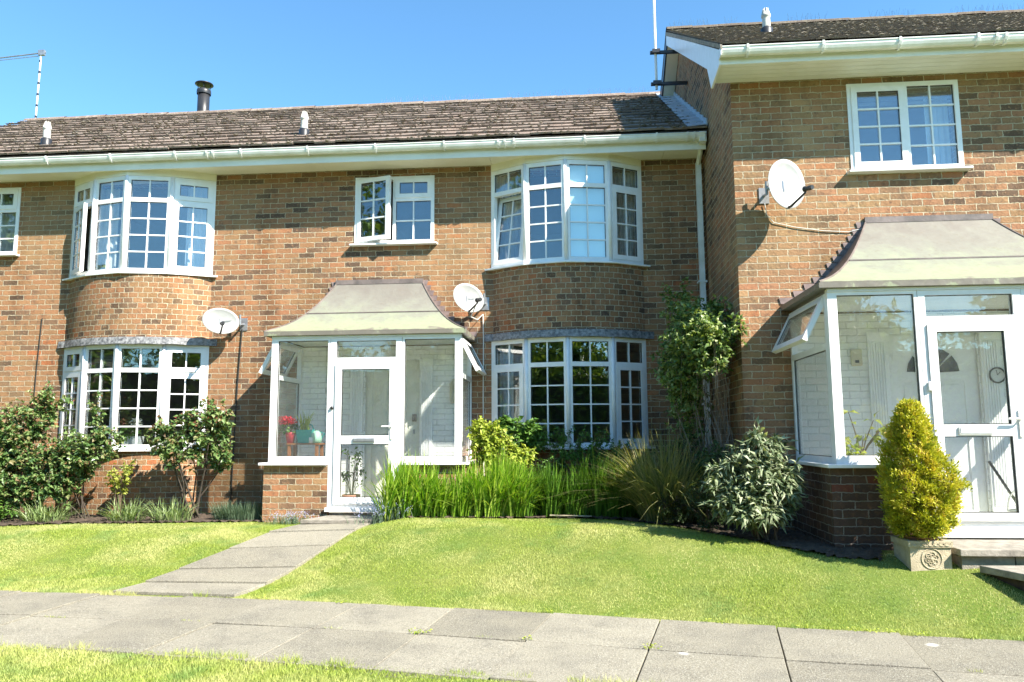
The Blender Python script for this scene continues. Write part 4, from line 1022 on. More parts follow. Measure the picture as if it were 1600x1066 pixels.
# right porch
porch_roof(R_, 2.25, 5.45, D3-.0, D2-.002, 1.39, 3.20, 4.52, 2.30, 'large green patinated swept metal roof with a brown top')
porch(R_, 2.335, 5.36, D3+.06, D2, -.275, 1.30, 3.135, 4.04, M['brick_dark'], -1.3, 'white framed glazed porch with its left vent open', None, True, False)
porch_door(R_, 3.138, 4.037, D3+.06, -.89, 1.30, (3.195, -.79, 3.975, .985), (3.20, 1.06, 3.965, 1.255), (3.275, .075, 3.86, .915), (3.275, -.70, 3.86, -.03), True, (3.40, -.015, 3.69, .055))
porch_inner(R_, 2.36, 5.34, D2, -1.0, 1.29, (3.36, 4.26, 1.06), M['white_brick'])
pilaster(R_, 3.13, 3.34, -.95, 1.08, D2-.05, M['white_door']); pilaster(R_, 4.28, 4.48, -.95, 1.08, D2-.05, M['white_door'])
d = panelled(R_, 'front_door', M['white_door'], 3.345, 4.285, -.95, 1.08, D2+.02, [(.12, .15, .41, .95), (.49, .15, .78, .95), (.12, 1.05, .41, 1.5), (.49, 1.05, .78, 1.5)], 'white panelled front door with a sunburst fanlight inside the glazed porch')
mb = MB(); c = (3.81, D2+.014, .64)
for k in range(4):
    a0, a1 = math.pi*(k/4)+.05, math.pi*((k+1)/4)-.05
    pl = [(c[0]+.07*math.cos(a0), c[1], c[2]+.07*math.sin(a0)), (c[0]+.27*math.cos(a0), c[1], c[2]+.27*math.sin(a0)), (c[0]+.27*math.cos((a0+a1)/2), c[1], c[2]+.27*math.sin((a0+a1)/2)), (c[0]+.27*math.cos(a1), c[1], c[2]+.27*math.sin(a1)), (c[0]+.07*math.cos(a1), c[1], c[2]+.07*math.sin(a1))]
    mb.prism(pl, (0, 0, 0), (0, -.006, 0))
mb.build('fanlight', M['black'], d)
mb = MB(); mb.lathe([(0, 0), (.025, 0), (.03, .03), (.02, .05), (0, .055)], (4.17, D2+.02, .08), 12, (0, -1, 0)); mb.build('door_knob', M['ceramic'], d, smooth=True)
mb = MB(); mb.box(2.36, 5.34, D3+.17, D2-.01, -.95, -.91); mb.build('porch_floor', M['pale_floor'], R_)
mb = MB(); mb.box(2.42, 5.28, D3+.15, D2-.02, 1.31, 1.33); mb.build('porch_ceiling', M['upvc'], R_)
mb = MB(); mb.box(2.95, 3.07, D2-.05, D2-.019, .72, .90); mb.build('alarm_box', M['slat'], R_, bevel=.015)
mb = MB(); mb.box(2.99, 3.03, D2-.055, D2-.0495, .75, .78); mb.build('alarm_light', M['black'], R_)
mb = MB(); mb.box(3.17, 3.20, D3+.03, D3+.057, .38, .46); mb.build('door_bell', M['ceramic'], R_, bevel=.005)
# steps at the right door
mb = MB(); mb.hexa([(3.06, 6.55, -.985), (5.2, 6.55, -.985), (5.2, 7.15, -.985), (3.06, 7.15, -.985), (3.06, 6.55, -.93), (5.2, 6.55, -.93), (5.2, 7.15, -.925), (3.06, 7.15, -.925)])
s2 = mb.build('door_step', M['step'], R_, bevel=.006)
mb = MB(); 
for k in range(5): mb.box(3.09+.42*k, 3.09+.42*(k+1)-.012, 6.60+.004*(k % 2), 7.14, -1.25, -.986)
mb.build('step_riser', M['step'], s2)
mb = MB(); mb.hexa([(3.17, 6.50, -1.10), (3.42, 5.95, -1.11), (4.9, 5.9, -1.11), (4.9, 6.59, -1.10), (3.17, 6.50, -1.045), (3.42, 5.95, -1.055), (4.9, 5.9, -1.055), (4.9, 6.59, -1.045)][0:8])
mb.build('lower_step', M['step'], R_, bevel=.006)
mb = MB(); mb.hexa([(3.22, 6.50, -1.35), (3.47, 6.0, -1.4), (4.9, 5.95, -1.4), (4.9, 6.59, -1.35), (3.22, 6.50, -1.101), (3.47, 6.0, -1.111), (4.9, 5.95, -1.111), (4.9, 6.59, -1.101)]); mb.build('step_riser', M['soil'], R_)

# ------------------------------------------------------------------ satellite dishes, aerials, cables
def dish(name, loc, wallpt, label, arm_len=.27, size=(.26, .215), n=(.5, -.8, .33), rollang=0.0, shaded=False):
    e = empty(name, wallpt, label, 'satellite dish', 'satellite dishes on the house walls')
    c = Vector(loc); n = Vector(n).normalized(); X = Vector((n.y*-1, n.x, 0)).normalized()*1; X = Vector((0, 0, 1)).cross(n).normalized(); Y = n.cross(X)
    X2 = X*math.cos(rollang)+Y*math.sin(rollang); Y2 = -X*math.sin(rollang)+Y*math.cos(rollang)
    mb = MB(); rings = 7; seg = 36; V = []
    for side, off in ((1, 0), (-1, -.006)):
        base = len(mb.v); mb.v.append(tuple(c - n*(.055) + n*off))
        for r in range(1, rings+1):
            q = r/rings
            for k in range(seg):
                t = 2*math.pi*k/seg; p = c + X2*math.cos(t)*q*size[0] + Y2*math.sin(t)*q*size[1] + n*(.055*(q*q-1)) + n*off
                if r == rings: p = p + n*.004
                mb.v.append(tuple(p))
        for k in range(seg):
            k2 = (k+1) % seg; f = (base, base+1+k, base+1+k2); mb.f.append(f if side > 0 else f[::-1]); mb.uv.append(None); mb.mi.append(0)
            for r in range(1, rings):
                a = base+1+(r-1)*seg; b = base+1+r*seg; f = (a+k, b+k, b+k2, a+k2); mb.f.append(f if side > 0 else f[::-1]); mb.uv.append(None); mb.mi.append(0)
        if side > 0: rim1 = base+1+(rings-1)*seg
        else:
            rim2 = base+1+(rings-1)*seg
            for k in range(seg): mb.f.append((rim1+k, rim2+k, rim2+(k+1) % seg, rim1+(k+1) % seg)); mb.uv.append(None); mb.mi.append(0)
    mb.build('reflector', M['dish'], e, smooth=True)
    mb = MB()
    for (a, b) in ((-.05, .0), (.05, .0), (.0, .1), (.0, -.1)): mb.lathe([(0, .004), (.006, .004), (.006, 0)], tuple(c + X2*a + Y2*b - n*.052), 6, n)
    mb.build('bolts', M['grey_metal'], e)
    foot = c - Y*size[1]*.92 + n*.0; lnb = c + n*arm_len - Y*(size[1]*.55)
    mb = MB(); mb.tube([foot - n*.03, foot + n*.03, lnb - n*.02 - Y*.03], [.016, .014, .011], 8); mb.build('arm', M['dark_metal'], e)
    mb = MB(); mb.lathe([(0, -.06), (.020, -.058), (.021, .0), (.03, .02), (.031, .035), (0, .04)], tuple(lnb), 14, -n + Y*.25); 
    mb.tube([lnb + n*.02, lnb + n*.075 - Y*.01], .024, 10); mb.build('receiver_head', M['dark_metal'], e, smooth=False)
    wp = Vector(wallpt)
    mb = MB(); mb.box(wp.x-.055, wp.x+.055, wp.y-.012, wp.y-.001, wp.z-.09, wp.z+.09); mid = Vector((wp.x, wp.y-.13, wp.z-.02))
    mb.tube([wp + Vector((0, -.01, .0)), mid, mid + Vector((0, -.01, .14))], .017, 8)
    bk = c - n*.07; mb.tube([mid + Vector((0, 0, .06)), bk], .022, 6); mb.tube([bk - Y*.07, bk + Y*.05], .026, 6)
    mb.build('wall_bracket', M['grey_metal'], e)
    return e, lnb
dL, lL = dish('satellite_dish', (-4.92, 10.12, 1.61), (-4.72, W, 1.60), 'oval grey dish above and right of the left ground floor bay window', size=(.245, .185), rollang=-.12, n=(.5, -.85, .10))
dM, lM = dish('satellite_dish', (-1.43, 10.10, 1.86), (-1.24, W, 1.83), 'grey dish in the corner between the left porch roof and the shaded bay', size=(.235, .20), rollang=-.35, n=(.55, -.8, .12))
dR, lR = dish('satellite_dish', (2.29, 8.10, 2.66), (2.13, D2, 2.64), 'pale dish on the taller right house left of its upper window', size=(.25, .285), rollang=-.35, n=(.46, -.87, .06))
def cable(name, pts, r, mat, label):
    mb = MB(); mb.tube(pts, r, 6); o = mb.build(name, mat, None); tag(o, label, 'cable'); return o
cable('cable', [(-4.74, W-.012, 1.53), (-4.77, W-.012, .9), (-4.79, W-.014, .2), (-4.80, W-.012, -.3), (-4.81, W-.012, -1.0)], .009, M['cable_dark'], 'black cable running down the sunny brick wall from the left dish')
cable('cable', [(-7.78, W-.012, 1.75), (-7.81, W-.012, 1.0), (-7.84, W-.012, -.5)], .006, M['cable_dark'], 'thin dark cable down the brick at far left behind the rose')
cable('cable', [tuple(lM), (-1.40, 10.1, 1.60), (-1.33, 10.25, 1.58), (-1.27, W-.02, 1.68), (-1.265, W-.012, 1.3), (-1.27, W-.012, .5), (-1.262, W-.012, -.6)], .008, M['cable_white'], 'white cable hanging from the middle dish beside the porch')
cable('cable', [(2.13, D2-.02, 2.55), (2.15, D2-.012, 2.42), (2.22, D2-.012, 2.33), (2.45, D2-.012, 2.27), (2.75, D2-.012, 2.22), (3.02, D2-.012, 2.20), (3.2, D2-.014, 2.24)], .0045, M['cable_white'], 'white cable sagging along the right house wall to its porch roof')
# aerial at far left
e = empty('tv_aerial', (-10.9, 14.0, 6.3), 'striped television aerial mast on the ridge at far left', 'aerial')
mb = MB(); mb.tube([(-10.92, 14, 6.1), (-10.90, 14, 7.93)], .018, 8); mb.build('mast', M['gutterm'], e)
mb = MB()
for k in range(6): mb.tube([(-10.916+.002*k, 14, 6.5+.24*k), (-10.915+.002*k, 14, 6.55+.24*k)], .021, 8)
mb.build('mast_bands', M['dark_metal'], e)
mb = MB(); mb.tube([(-10.80, 14, 7.91), (-12.9, 14, 7.76)], .014, 6); mb.tube([(-10.95, 14, 7.84), (-12.9, 14, 7.72)], .008, 5); mb.box(-10.95, -10.82, 13.97, 14.03, 7.85, 7.96)
mb.build('boom', M['grey_metal'], e)
e = empty('tv_aerial', (1.35, 11.4, 5.6), 'tall thin mast held by two dark brackets on the gable of the right house', 'aerial')
mb = MB(); mb.tube([(1.335, 11.45, 5.35), (1.335, 11.45, 7.6)], .021, 8); mb.build('mast', M['gutterm'], e)
mb = MB()
for z in (5.44, 5.96): mb.box(1.25, 1.81, 11.43, 11.475, z-.022, z+.022); mb.box(1.28, 1.40, 11.38, 11.43, z-.03, z+.03)
mb.build('bracket', M['dark_metal'], e)

# ------------------------------------------------------------------ plants
def unit(v): return v/(np.linalg.norm(v, axis=-1, keepdims=True)+1e-9)
def leaves(name, P, Dr, size, mat, parent, width=.5, fold=.25, droop=.25, jit=.35, rnd=None, up=.5):
    """P: attachment points, Dr: growth directions, size: per-leaf length. 4-triangle folded leaf."""
    n = len(P); Dr = unit(Dr + RNG.normal(0, jit, (n, 3)))
    upv = unit(np.stack([RNG.normal(0, .5, n), RNG.normal(-.25, .5, n), np.full(n, up+.5)], 1))
    S = unit(np.cross(Dr, upv)); N = np.cross(S, Dr)
    L = (np.asarray(size)*np.ones(n))[:, None]; Wd = L*width*.5
    V = np.empty((n, 5, 3), np.float32)
    V[:, 0] = P; V[:, 1] = P + Dr*L*.5 + N*L*.04
    V[:, 2] = P + Dr*L*.42 + S*Wd + N*Wd*fold*2; V[:, 3] = P + Dr*L*.42 - S*Wd + N*Wd*fold*2
    V[:, 4] = P + Dr*L - N*L*droop
    base = (np.arange(n)*5)[:, None]
    F = np.concatenate([base+np.array([[0, 2, 1]]), base+np.array([[0, 1, 3]]), base+np.array([[1, 2, 4]]), base+np.array([[1, 4, 3]])], 0)
    r = RNG.random(n) if rnd is None else rnd
    return sheet(name, V.reshape(-1, 3), F, mat, parent, np.repeat(r, 5), smooth=False)

def blades(name, B, h, wd, lean, mat, parent, seg=4, curve=.6, rnd=None):
    """strap leaves: B bases (n,3); h lengths; lean (n,2) horizontal reach as a fraction of h"""
    n = len(B); h = np.asarray(h)*np.ones(n); t = np.linspace(0, 1, seg+1)
    az = np.arctan2(lean[:, 1], lean[:, 0]) + np.pi/2 + RNG.normal(0, .5, n)
    side = np.stack([np.cos(az), np.sin(az), 0*az], 1); m = np.linalg.norm(lean, axis=1)
    V = np.empty((n, seg+1, 2, 3), np.float32)
    for k, q in enumerate(t):
        reach = h*(q*.35 + q*q*.65); z = h*(q - curve*m*q*q*.75)
        c = B + np.stack([lean[:, 0]*reach, lean[:, 1]*reach, z], 1)
        ww = (wd*(1-q**2.2)*(.7+.6*min(q*3, 1)*.5) + .0008)
        ww = (ww*np.ones(n))[:, None]
        V[:, k, 0] = c + side*ww*.5; V[:, k, 1] = c - side*ww*.5
    base = (np.arange(n)*(seg+1)*2)[:, None]; Fs = []
    for k in range(seg):
        a = 2*k; Fs += [base+np.array([[a, a+1, a+3]]), base+np.array([[a, a+3, a+2]])]
    r = RNG.random(n) if rnd is None else rnd
    return sheet(name, V.reshape(-1, 3), np.concatenate(Fs, 0), mat, parent, np.repeat(r, (seg+1)*2), smooth=True)

def ell_pts(n, ells):
    """random points in a union of ellipsoids (cx,cy,cz,rx,ry,rz), biased to the outside"""
    vol = np.array([e[3]*e[4]*e[5] for e in ells]); k = RNG.choice(len(ells), n, p=vol/vol.sum()); E = np.array(ells)[k]
    d = unit(RNG.normal(0, 1, (n, 3))); r = RNG.random(n)**(1/2.2)
    return E[:, :3] + d*r[:, None]*E[:, 3:]

def shrub(name, base, label, cat, ells, mat, stem_mat, n_stems=7, n_twigs=160, per=14, leaf=.05, width=.55, twig=.22, stem_r=.012, spread=.12, group=None, droop=.25, up=.5, jit=.45, extra=None, fold=.25, up_twig=.35):
    e = empty(name, base, label, cat, group); B = Vector(base); mb = MB(); stems = []
    tg = ell_pts(n_stems, [(a, b, c, x*.75, y*.75, z*.8) for a, b, c, x, y, z in ells])
    for q in tg:
        q = Vector(q); s = B + Vector((random.uniform(-spread, spread), random.uniform(-spread, spread)*.6, 0))
        mid = s.lerp(q, .5) + Vector((random.uniform(-.08, .08), random.uniform(-.05, .05), .06))
        pts = [s, s.lerp(mid, .5)+Vector((random.uniform(-.02, .02), 0, 0)), mid, mid.lerp(q, .55)+Vector((0, 0, .03)), q]
        mb.tube(pts, [stem_r, stem_r*.85, stem_r*.65, stem_r*.45, stem_r*.2], 6); stems.append(pts)
    T_ = ell_pts(n_twigs, ells); sp = np.array([[tuple(p) for p in pts] for pts in stems]).reshape(-1, 3)
    allp, alld = [], []
    for t in T_:
        d = np.linalg.norm(sp-t, axis=1); s = sp[np.argmin(d + RNG.uniform(0, .12, len(d)))]
        v = t-s; ln = np.linalg.norm(v)
        st = t - v/(ln+1e-9)*min(ln, twig); v2 = t - st; v2[2] += up_twig*np.linalg.norm(v2)
        tip = st + v2
        if ln > .05: mb.tube([Vector(s), Vector(st), Vector(tip)], [.004, .003, .0015], 4, cap=False)
        m = max(3, int(per*RNG.uniform(.6, 1.4))); q = RNG.uniform(.15, 1.05, m)[:, None]
        allp.append(st + (tip-st)*q + RNG.normal(0, .006, (m, 3)))
        dd = unit((tip-st))[None]*.6 + RNG.normal(0, 1, (m, 3))*np.array([1, 1, .6]); alld.append(unit(dd))
    mb.build('stems', stem_mat, e)
    P = np.concatenate(allp); D = np.concatenate(alld)
    leaves('foliage', P, D, leaf*RNG.uniform(.55, 1.25, len(P)), mat, e, width, fold, droop, jit, up=up)
    if extra: extra(e, P, D)
    return e

LM = dict(
 rose=leaf_mat('rose_leaves', [(.05, .11, .03), (.09, .17, .045), (.15, .24, .07), (.24, .33, .12), (.24, .14, .07)], .3, .35, .5),
 rose_red=leaf_mat('young_red_rose_leaves', [(.22, .05, .04), (.28, .07, .05), (.16, .09, .04)], .35, .4),
 lime=leaf_mat('lime_leaves', [(.26, .36, .04), (.36, .44, .06), (.48, .52, .09)], .4, .5),
 yellow=leaf_mat('golden_leaves', [(.30, .34, .05), (.40, .42, .07), (.20, .27, .05)], .4, .5),
 hyd=leaf_mat('mid_green_leaves', [(.05, .13, .02), (.09, .19, .03), (.14, .26, .045)], .3, .4),
 dark=leaf_mat('dark_leaves', [(.03, .065, .018), (.055, .10, .025), (.09, .15, .04)], .25, .45),
 budd=leaf_mat('grey_green_leaves', [(.06, .10, .045), (.13, .18, .08), (.26, .31, .17), (.46, .50, .33)], .25, .5),
 climb=leaf_mat('climber_leaves', [(.07, .13, .03), (.13, .21, .05), (.24, .33, .10), (.44, .48, .22)], .35, .4),
 iris=leaf_mat('sword_leaves', [(.10, .24, .015), (.18, .36, .025), (.28, .48, .04), (.40, .56, .08), (.42, .50, .12)], .4, .4),
 iris_shaded=leaf_mat('sword_leaves_shaded', [(.05, .13, .015), (.09, .20, .02), (.15, .28, .035)], .35, .4),  # darker copy of the sword leaves: the house's shade is put into the colour
 sedge=leaf_mat('sedge_leaves', [(.16, .19, .06), (.26, .27, .10), (.46, .40, .20), (.12, .18, .05)], .35, .5),
 strap=leaf_mat('strap_leaves', [(.14, .22, .07), (.24, .33, .12), (.38, .45, .22)], .3, .4),
 lav=leaf_mat('lavender_leaves', [(.06, .11, .06), (.11, .17, .10), (.16, .22, .14)], .2, .6),
 conifer=leaf_mat('golden_conifer', [(.09, .13, .01), (.28, .32, .02), (.46, .46, .03), (.60, .56, .06), (.62, .44, .09)], .3, .55),
 tree=leaf_mat('tree_leaves', [(.05, .11, .02), (.10, .19, .03), (.19, .30, .045), (.28, .38, .06)], .35, .4),
 petal_red=leaf_mat('red_petals', [(.55, .02, .05), (.70, .05, .09)], .3, .5),
 petal_white=leaf_mat('white_petals', [(.75, .72, .70), (.82, .82, .80)], .3, .5),
 petal_blue=leaf_mat('blue_petals', [(.35, .38, .70), (.55, .56, .80)], .3, .5),
)
G = lambda x, y: float(H(x, y))

def red_tips(frac, zmin, cx=None):
    def f(e, P, D):
        k = P[:, 2] > zmin
        if cx is not None: k &= np.abs(P[:, 0]-cx[0]) < cx[1]
        k &= RNG.random(len(P)) < frac
        if k.sum(): leaves('young_leaves', P[k]+RNG.normal(0, .02, (k.sum(), 3)), D[k]+np.array([0, -.2, .5]), .045, LM['rose_red'], e, .5)
    return f
# rose bushes
shrub('rose_bush', (-7.35, 9.75, G(-7.4, 9.7)), 'largest rose bush, at the far left with reddish young leaves on top', 'rose bush', [(-7.45, 9.6, -.05, .65, .35, .5), (-7.1, 9.7, .34, .36, .25, .34), (-7.8, 9.5, -.45, .6, .35, .5), (-6.95, 9.45, -.5, .45, .3, .42), (-7.6, 9.4, -.75, .7, .25, .25)], LM['rose'], M['stem_dark'], 12, 820, 15, .064, .74, .2, .013, .3, 'rose bushes below the left bay', extra=red_tips(.25, .3))
shrub('rose_bush', (-6.55, 9.72, G(-6.5, 9.7)), 'middle rose bush with one tall shoot in front of the left bay window', 'rose bush', [(-6.5, 9.5, -.28, .44, .28, .36), (-6.28, 9.55, .2, .12, .1, .38), (-6.12, 9.5, -.14, .26, .2, .24), (-6.7, 9.45, -.6, .3, .2, .3)], LM['rose'], M['stem_dark'], 8, 360, 15, .060, .74, .18, .011, .16, 'rose bushes below the left bay', extra=red_tips(.12, .3))
shrub('rose_bush', (-5.02, 9.78, G(-5, 9.8)), 'right-hand rose bush with bare lower stems beside the left porch shadow', 'rose bush', [(-5.15, 9.58, -.14, .46, .28, .30), (-4.78, 9.62, .10, .40, .25, .36), (-5.38, 9.6, .02, .2, .2, .2), (-4.62, 9.7, -.3, .2, .2, .25)], LM['rose'], M['stem_dark'], 8, 330, 14, .064, .76, .2, .014, .12, 'rose bushes below the left bay', extra=red_tips(.3, .1))
shrub('small_shrub', (-5.98, 9.72, G(-6, 9.7)), 'small yellow-green shrub on a thin stem below the left bay window', 'shrub', [(-5.98, 9.66, -.55, .2, .16, .2), (-5.85, 9.66, -.38, .1, .1, .1)], LM['yellow'], M['stem'], 4, 40, 11, .055, .6, .12, .009, .03)
shrub('low_shrub', (-7.3, 9.35, G(-7.3, 9.3)), 'low leafy green plant at the lawn edge under the largest rose', 'plant', [(-7.3, 9.25, -.93, .28, .14, .12), (-7.75, 9.2, -.92, .25, .14, .14)], LM['hyd'], M['stem'], 6, 60, 9, .06, .6, .1, .006, .2)
def tuft(name, label, cx, cy, rx, ry, n, h, w, lean, mat, cat='plant', curve=.7, group=None, bias=(0, -.1), seg=5):
    e = empty(name, (cx, cy, G(cx, cy)), label, cat, group)
    a = RNG.uniform(0, 2*np.pi, n); r = np.sqrt(RNG.random(n)); x = cx+rx*r*np.cos(a); y = cy+ry*r*np.sin(a)
    B = np.stack([x, y, H(x, y)], 1)
    ln = np.stack([np.cos(a)*r*lean + RNG.normal(bias[0], lean*.45, n), np.sin(a)*r*lean + RNG.normal(bias[1], lean*.45, n)], 1)
    blades('leaf_blades', B, h*RNG.uniform(.6, 1.15, n), w, ln, mat, e, seg, curve)
    return e
tuft('strap_leaf_clump', 'grassy strap-leaved clump arching over the lawn beneath the far left rose bushes', -6.75, 9.35, .30, .12, 190, .34, .011, .8, LM['strap'], group='strap leaf clumps along the left bed')
tuft('strap_leaf_clump', 'grassy strap-leaved clump between the small yellow shrub and the right-hand rose', -5.72, 9.42, .22, .1, 170, .36, .011, .8, LM['strap'], group='strap leaf clumps along the left bed')
tuft('strap_leaf_clump', 'grassy strap-leaved clump directly below the right-hand rose bush', -5.15, 9.46, .26, .09, 170, .34, .010, .7, LM['strap'], group='strap leaf clumps along the left bed')
tuft('lavender_clump', 'low dark lavender clump against the wall left of the porch base', -4.35, 9.62, .32, .14, 900, .24, .006, .35, LM['lav'], curve=.3, seg=3)
# right bed: sword leaves
def sword(name, label, xs, ys, n, h, w, mat, bx):
    e = empty(name, ((xs[0]+xs[1])/2, (ys[0]+ys[1])/2, G((xs[0]+xs[1])/2, (ys[0]+ys[1])/2)), label, 'plant', 'sword-leaved clumps by the porch')
    c = np.stack([RNG.uniform(*xs, n//22), RNG.uniform(*ys, n//22)], 1); k = RNG.integers(0, len(c), n)
    fan = RNG.normal(0, 1, n); x = c[k, 0]+fan*.018; y = c[k, 1]+RNG.normal(0, .018, n)
    B = np.stack([x, y, H(x, y)], 1); ln = np.stack([fan*.17+bx+RNG.normal(0, .13, n), RNG.normal(-.16, .14, n)], 1)
    blades('sword_leaves', B, h*RNG.uniform(.5, 1.12, n)*(.9+.14*np.sin(x*5.1)+.06*np.sin(x*13)), w*RNG.uniform(.5, 1.1, n), ln, mat, e, 6, 1.2)
sword('sword_leaf_clump', 'bright green mass of upright sword-shaped leaves right of the left porch door', (-2.28, -.55), (9.02, 9.30), 3400, .82, .024, LM['iris'], .16)
sword('sword_leaf_clump', 'deeper green sword-leaved plants in front of the shaded lower bay window', (-.6, .75), (9.05, 9.5), 3200, .82, .023, LM['iris_shaded'], .14)
shrub('golden_shrub', (-1.15, 9.62, G(-1.1, 9.6)), 'bright lime-yellow shrub at the right corner of the left porch', 'shrub', [(-1.1, 9.55, -.12, .28, .18, .30), (-.85, 9.5, -.32, .3, .15, .22), (-1.25, 9.6, .08, .12, .12, .12), (-.6, 9.45, -.28, .14, .12, .12)], LM['lime'], M['stem'], 9, 260, 15, .062, .72, .16, .008, .15, up=.9)
shrub('hydrangea_bush', (-.9, 9.98, G(-.9, 10)), 'mid-green leafy bush behind the lime shrub in front of the bay window', 'shrub', [(-.78, 9.85, .0, .32, .12, .24), (-.95, 9.84, .12, .16, .1, .12), (-.5, 9.85, -.1, .2, .1, .2)], LM['hyd'], M['stem'], 8, 140, 14, .078, .7, .16, .009, .12)
shrub('dark_shrub', (.1, 9.85, G(.1, 9.8)), 'dark fine-leaved bush in the shade under the right bay window', 'shrub', [(.0, 9.7, -.3, .66, .18, .40), (-.2, 9.72, -.03, .3, .12, .18), (.5, 9.65, -.4, .45, .2, .36)], LM['hyd'], M['stem_dark'], 12, 380, 15, .048, .5, .18, .006, .4)
tuft('sedge_clump', 'thin dry sedge stems in the shade at the right end of the bay window', .75, 9.6, .3, .15, 190, .95, .008, .35, LM['sedge'], curve=.5)
tuft('sedge_clump', 'large arching brownish grass clump left of the grey-leaved shrub', 1.02, 8.85, .30, .22, 1300, 1.1, .012, .6, LM['sedge'], curve=.85, bias=(0, -.12))
shrub('dark_shrub', (1.25, 9.4, G(1.2, 9.4)), 'dark bushy growth behind the arching grass in the deepest shade', 'shrub', [(1.3, 9.1, -.55, .45, .4, .5), (.6, 9.2, -.6, .35, .2, .35), (1.5, 8.5, -.5, .26, .3, .45)], LM['dark'], M['stem_dark'], 9, 420, 15, .055, .5, .2, .008, .3)
shrub('dark_shrub', (1.5, 8.3, G(1.5, 8.3)), 'low dark feathery plant at the left foot of the grey-leaved shrub', 'shrub', [(1.32, 8.0, -.72, .26, .18, .30), (1.02, 8.5, -.8, .25, .15, .22)], LM['dark'], M['stem_dark'], 9, 320, 16, .028, .3, .12, .005, .12)
shrub('grey_leaved_shrub', (1.80, 7.55, G(1.8, 7.5)), 'silvery grey-green shrub with long pointed leaves beside the right porch base', 'shrub', [(1.74, 7.48, -.42, .38, .24, .34), (1.45, 7.5, -.58, .30, .22, .30), (1.95, 7.5, -.62, .22, .2, .30), (1.75, 7.48, -.1, .2, .15, .16), (1.62, 7.4, -.75, .24, .2, .2)], LM['budd'], M['stem'], 14, 560, 14, .105, .27, .2, .012, .1, droop=.38, up=.7, up_twig=.5)

# climber on the downpipe
def climber():
    e = empty('climbing_plant', (1.55, 10.1, G(1.5, 10.1)), 'climbing shrub round the white downpipe with pale sunlit leaves at the top', 'climber'); mb = MB()
    ells = [(1.44, 8.8, 1.05, .36, .34, .38), (1.62, 8.46, 1.08, .26, .16, .22), (1.35, 9.1, 1.32, .24, .2, .30), (1.22, 9.2, .85, .22, .2, .34), (1.55, 8.5, .80, .18, .12, .14), (1.66, 9.0, 1.45, .12, .3, .14), (1.3, 9.6, 1.7, .14, .2, .2), (1.35, 9.3, .3, .22, .2, .45), (1.2, 9.0, .62, .24, .2, .3)]
    for k in range(46):
        x = random.uniform(1.35, 1.70); y = random.uniform(8.9, 9.6); t = ell_pts(1, ells[:3])[0]
        if k > 16: x = random.uniform(1.5, 1.76); y = random.uniform(8.6, 9.4); t = np.array([random.uniform(1.5, 1.78), random.uniform(8.55, 9.3), random.uniform(.35, .9)])
        pts = [Vector((x, y, -1.0)), Vector((x+random.uniform(-.08, .08), y, -.5)), Vector((lerp(x, t[0], .5)+random.uniform(-.1, .1), y, 0)), Vector((t[0]+random.uniform(-.06, .06), t[1], .5)), Vector(t)]
        r = random.uniform(.0025, .007); mb.tube(pts, [r, r, r*.8, r*.6, r*.3], 5, cap=False)
    for s in ((1.10, .75, .9, -.2), (1.0, .45, 1.5, -.7)):
        mb.tube([(s[0]-.1, 9.5, s[1]), (s[0]+.15, 9.2, s[1]-.05), (s[0]+.30, 9.0, (s[1]+s[3])/2), (s[0]+.38, 9.0, s[3])], .005, 5, cap=False)
    mb.build('stems', simple('pale_dry_stems', (.30, .24, .18), (.17, .13, .10), .9, 20), e)
    n = 900; T_ = ell_pts(n, ells); P, D = [], []
    for t in T_:
        d = unit(RNG.normal(0, 1, 3)+np.array([0, -.4, .3])); m = RNG.integers(6, 13); q = RNG.uniform(0, .16, m)[:, None]
        P.append(t+d*q); D.append(unit(d+RNG.normal(0, .8, (m, 3))))
    P = np.concatenate(P); D = np.concatenate(D)
    leaves('foliage', P, D, .068*RNG.uniform(.6, 1.2, len(P)), LM['climb'], e, .6, .2, .3, .3)
climber()

# golden conifer and its square stone planter
def conifer():
    cx, cy, z0, z1 = 2.85, 6.78, -.855, .245
    e = empty('conifer', (cx, cy, z0), 'golden cone-shaped dwarf conifer standing in the square stone planter', 'conifer')
    mb = MB(); mb.tube([(cx, cy, z0-.02), (cx+.01, cy, z0+.5), (cx, cy, z1-.1)], [.03, .018, .004], 7); 
    def rad(t, a): return np.interp(t, [0, .08, .36, .65, .88, 1], [.15, .215, .27, .17, .085, .02])*(1+.12*np.sin(a*3+t*9)+.24*np.sin(a*5+t*23)*np.sin(t*31+a)+.06*np.sin(a*11-t*17))
    n = 2300; t = RNG.random(n)**1.25*.97; a = RNG.uniform(0, 2*np.pi, n); r = rad(t, a)*(.70+.33*RNG.random(n)**.6)
    C = np.stack([cx+r*np.cos(a)+.02*np.sin(t*6), cy+r*np.sin(a), z0+.01+t*(z1-z0)], 1)
    out = np.stack([np.cos(a), np.sin(a), .9+t*1.4], 1)
    for k in range(0, n, 9): mb.tube([(cx, cy, float(C[k, 2])-.05), tuple(C[k])], [.004, .0015], 3, cap=False)
    mb.build('stems', M['stem'], e)
    m = 17; P = np.repeat(C, m, 0)+RNG.normal(0, .012, (n*m, 3)); D = unit(np.repeat(unit(out), m, 0)+RNG.normal(0, .42, (n*m, 3))); P = P + D*RNG.uniform(0, .045, (n*m, 1))
    br = np.clip(np.repeat(.48+.22*np.sin(a*6+t*19)+RNG.normal(0, .12, n), m)+RNG.normal(0, .12, n*m)+.1*np.repeat(t, m), 0, 1)
    leaves('foliage', P, D, .030*RNG.uniform(.6, 1.4, n*m), LM['conifer'], e, .42, .3, .05, .3, rnd=br)
conifer()
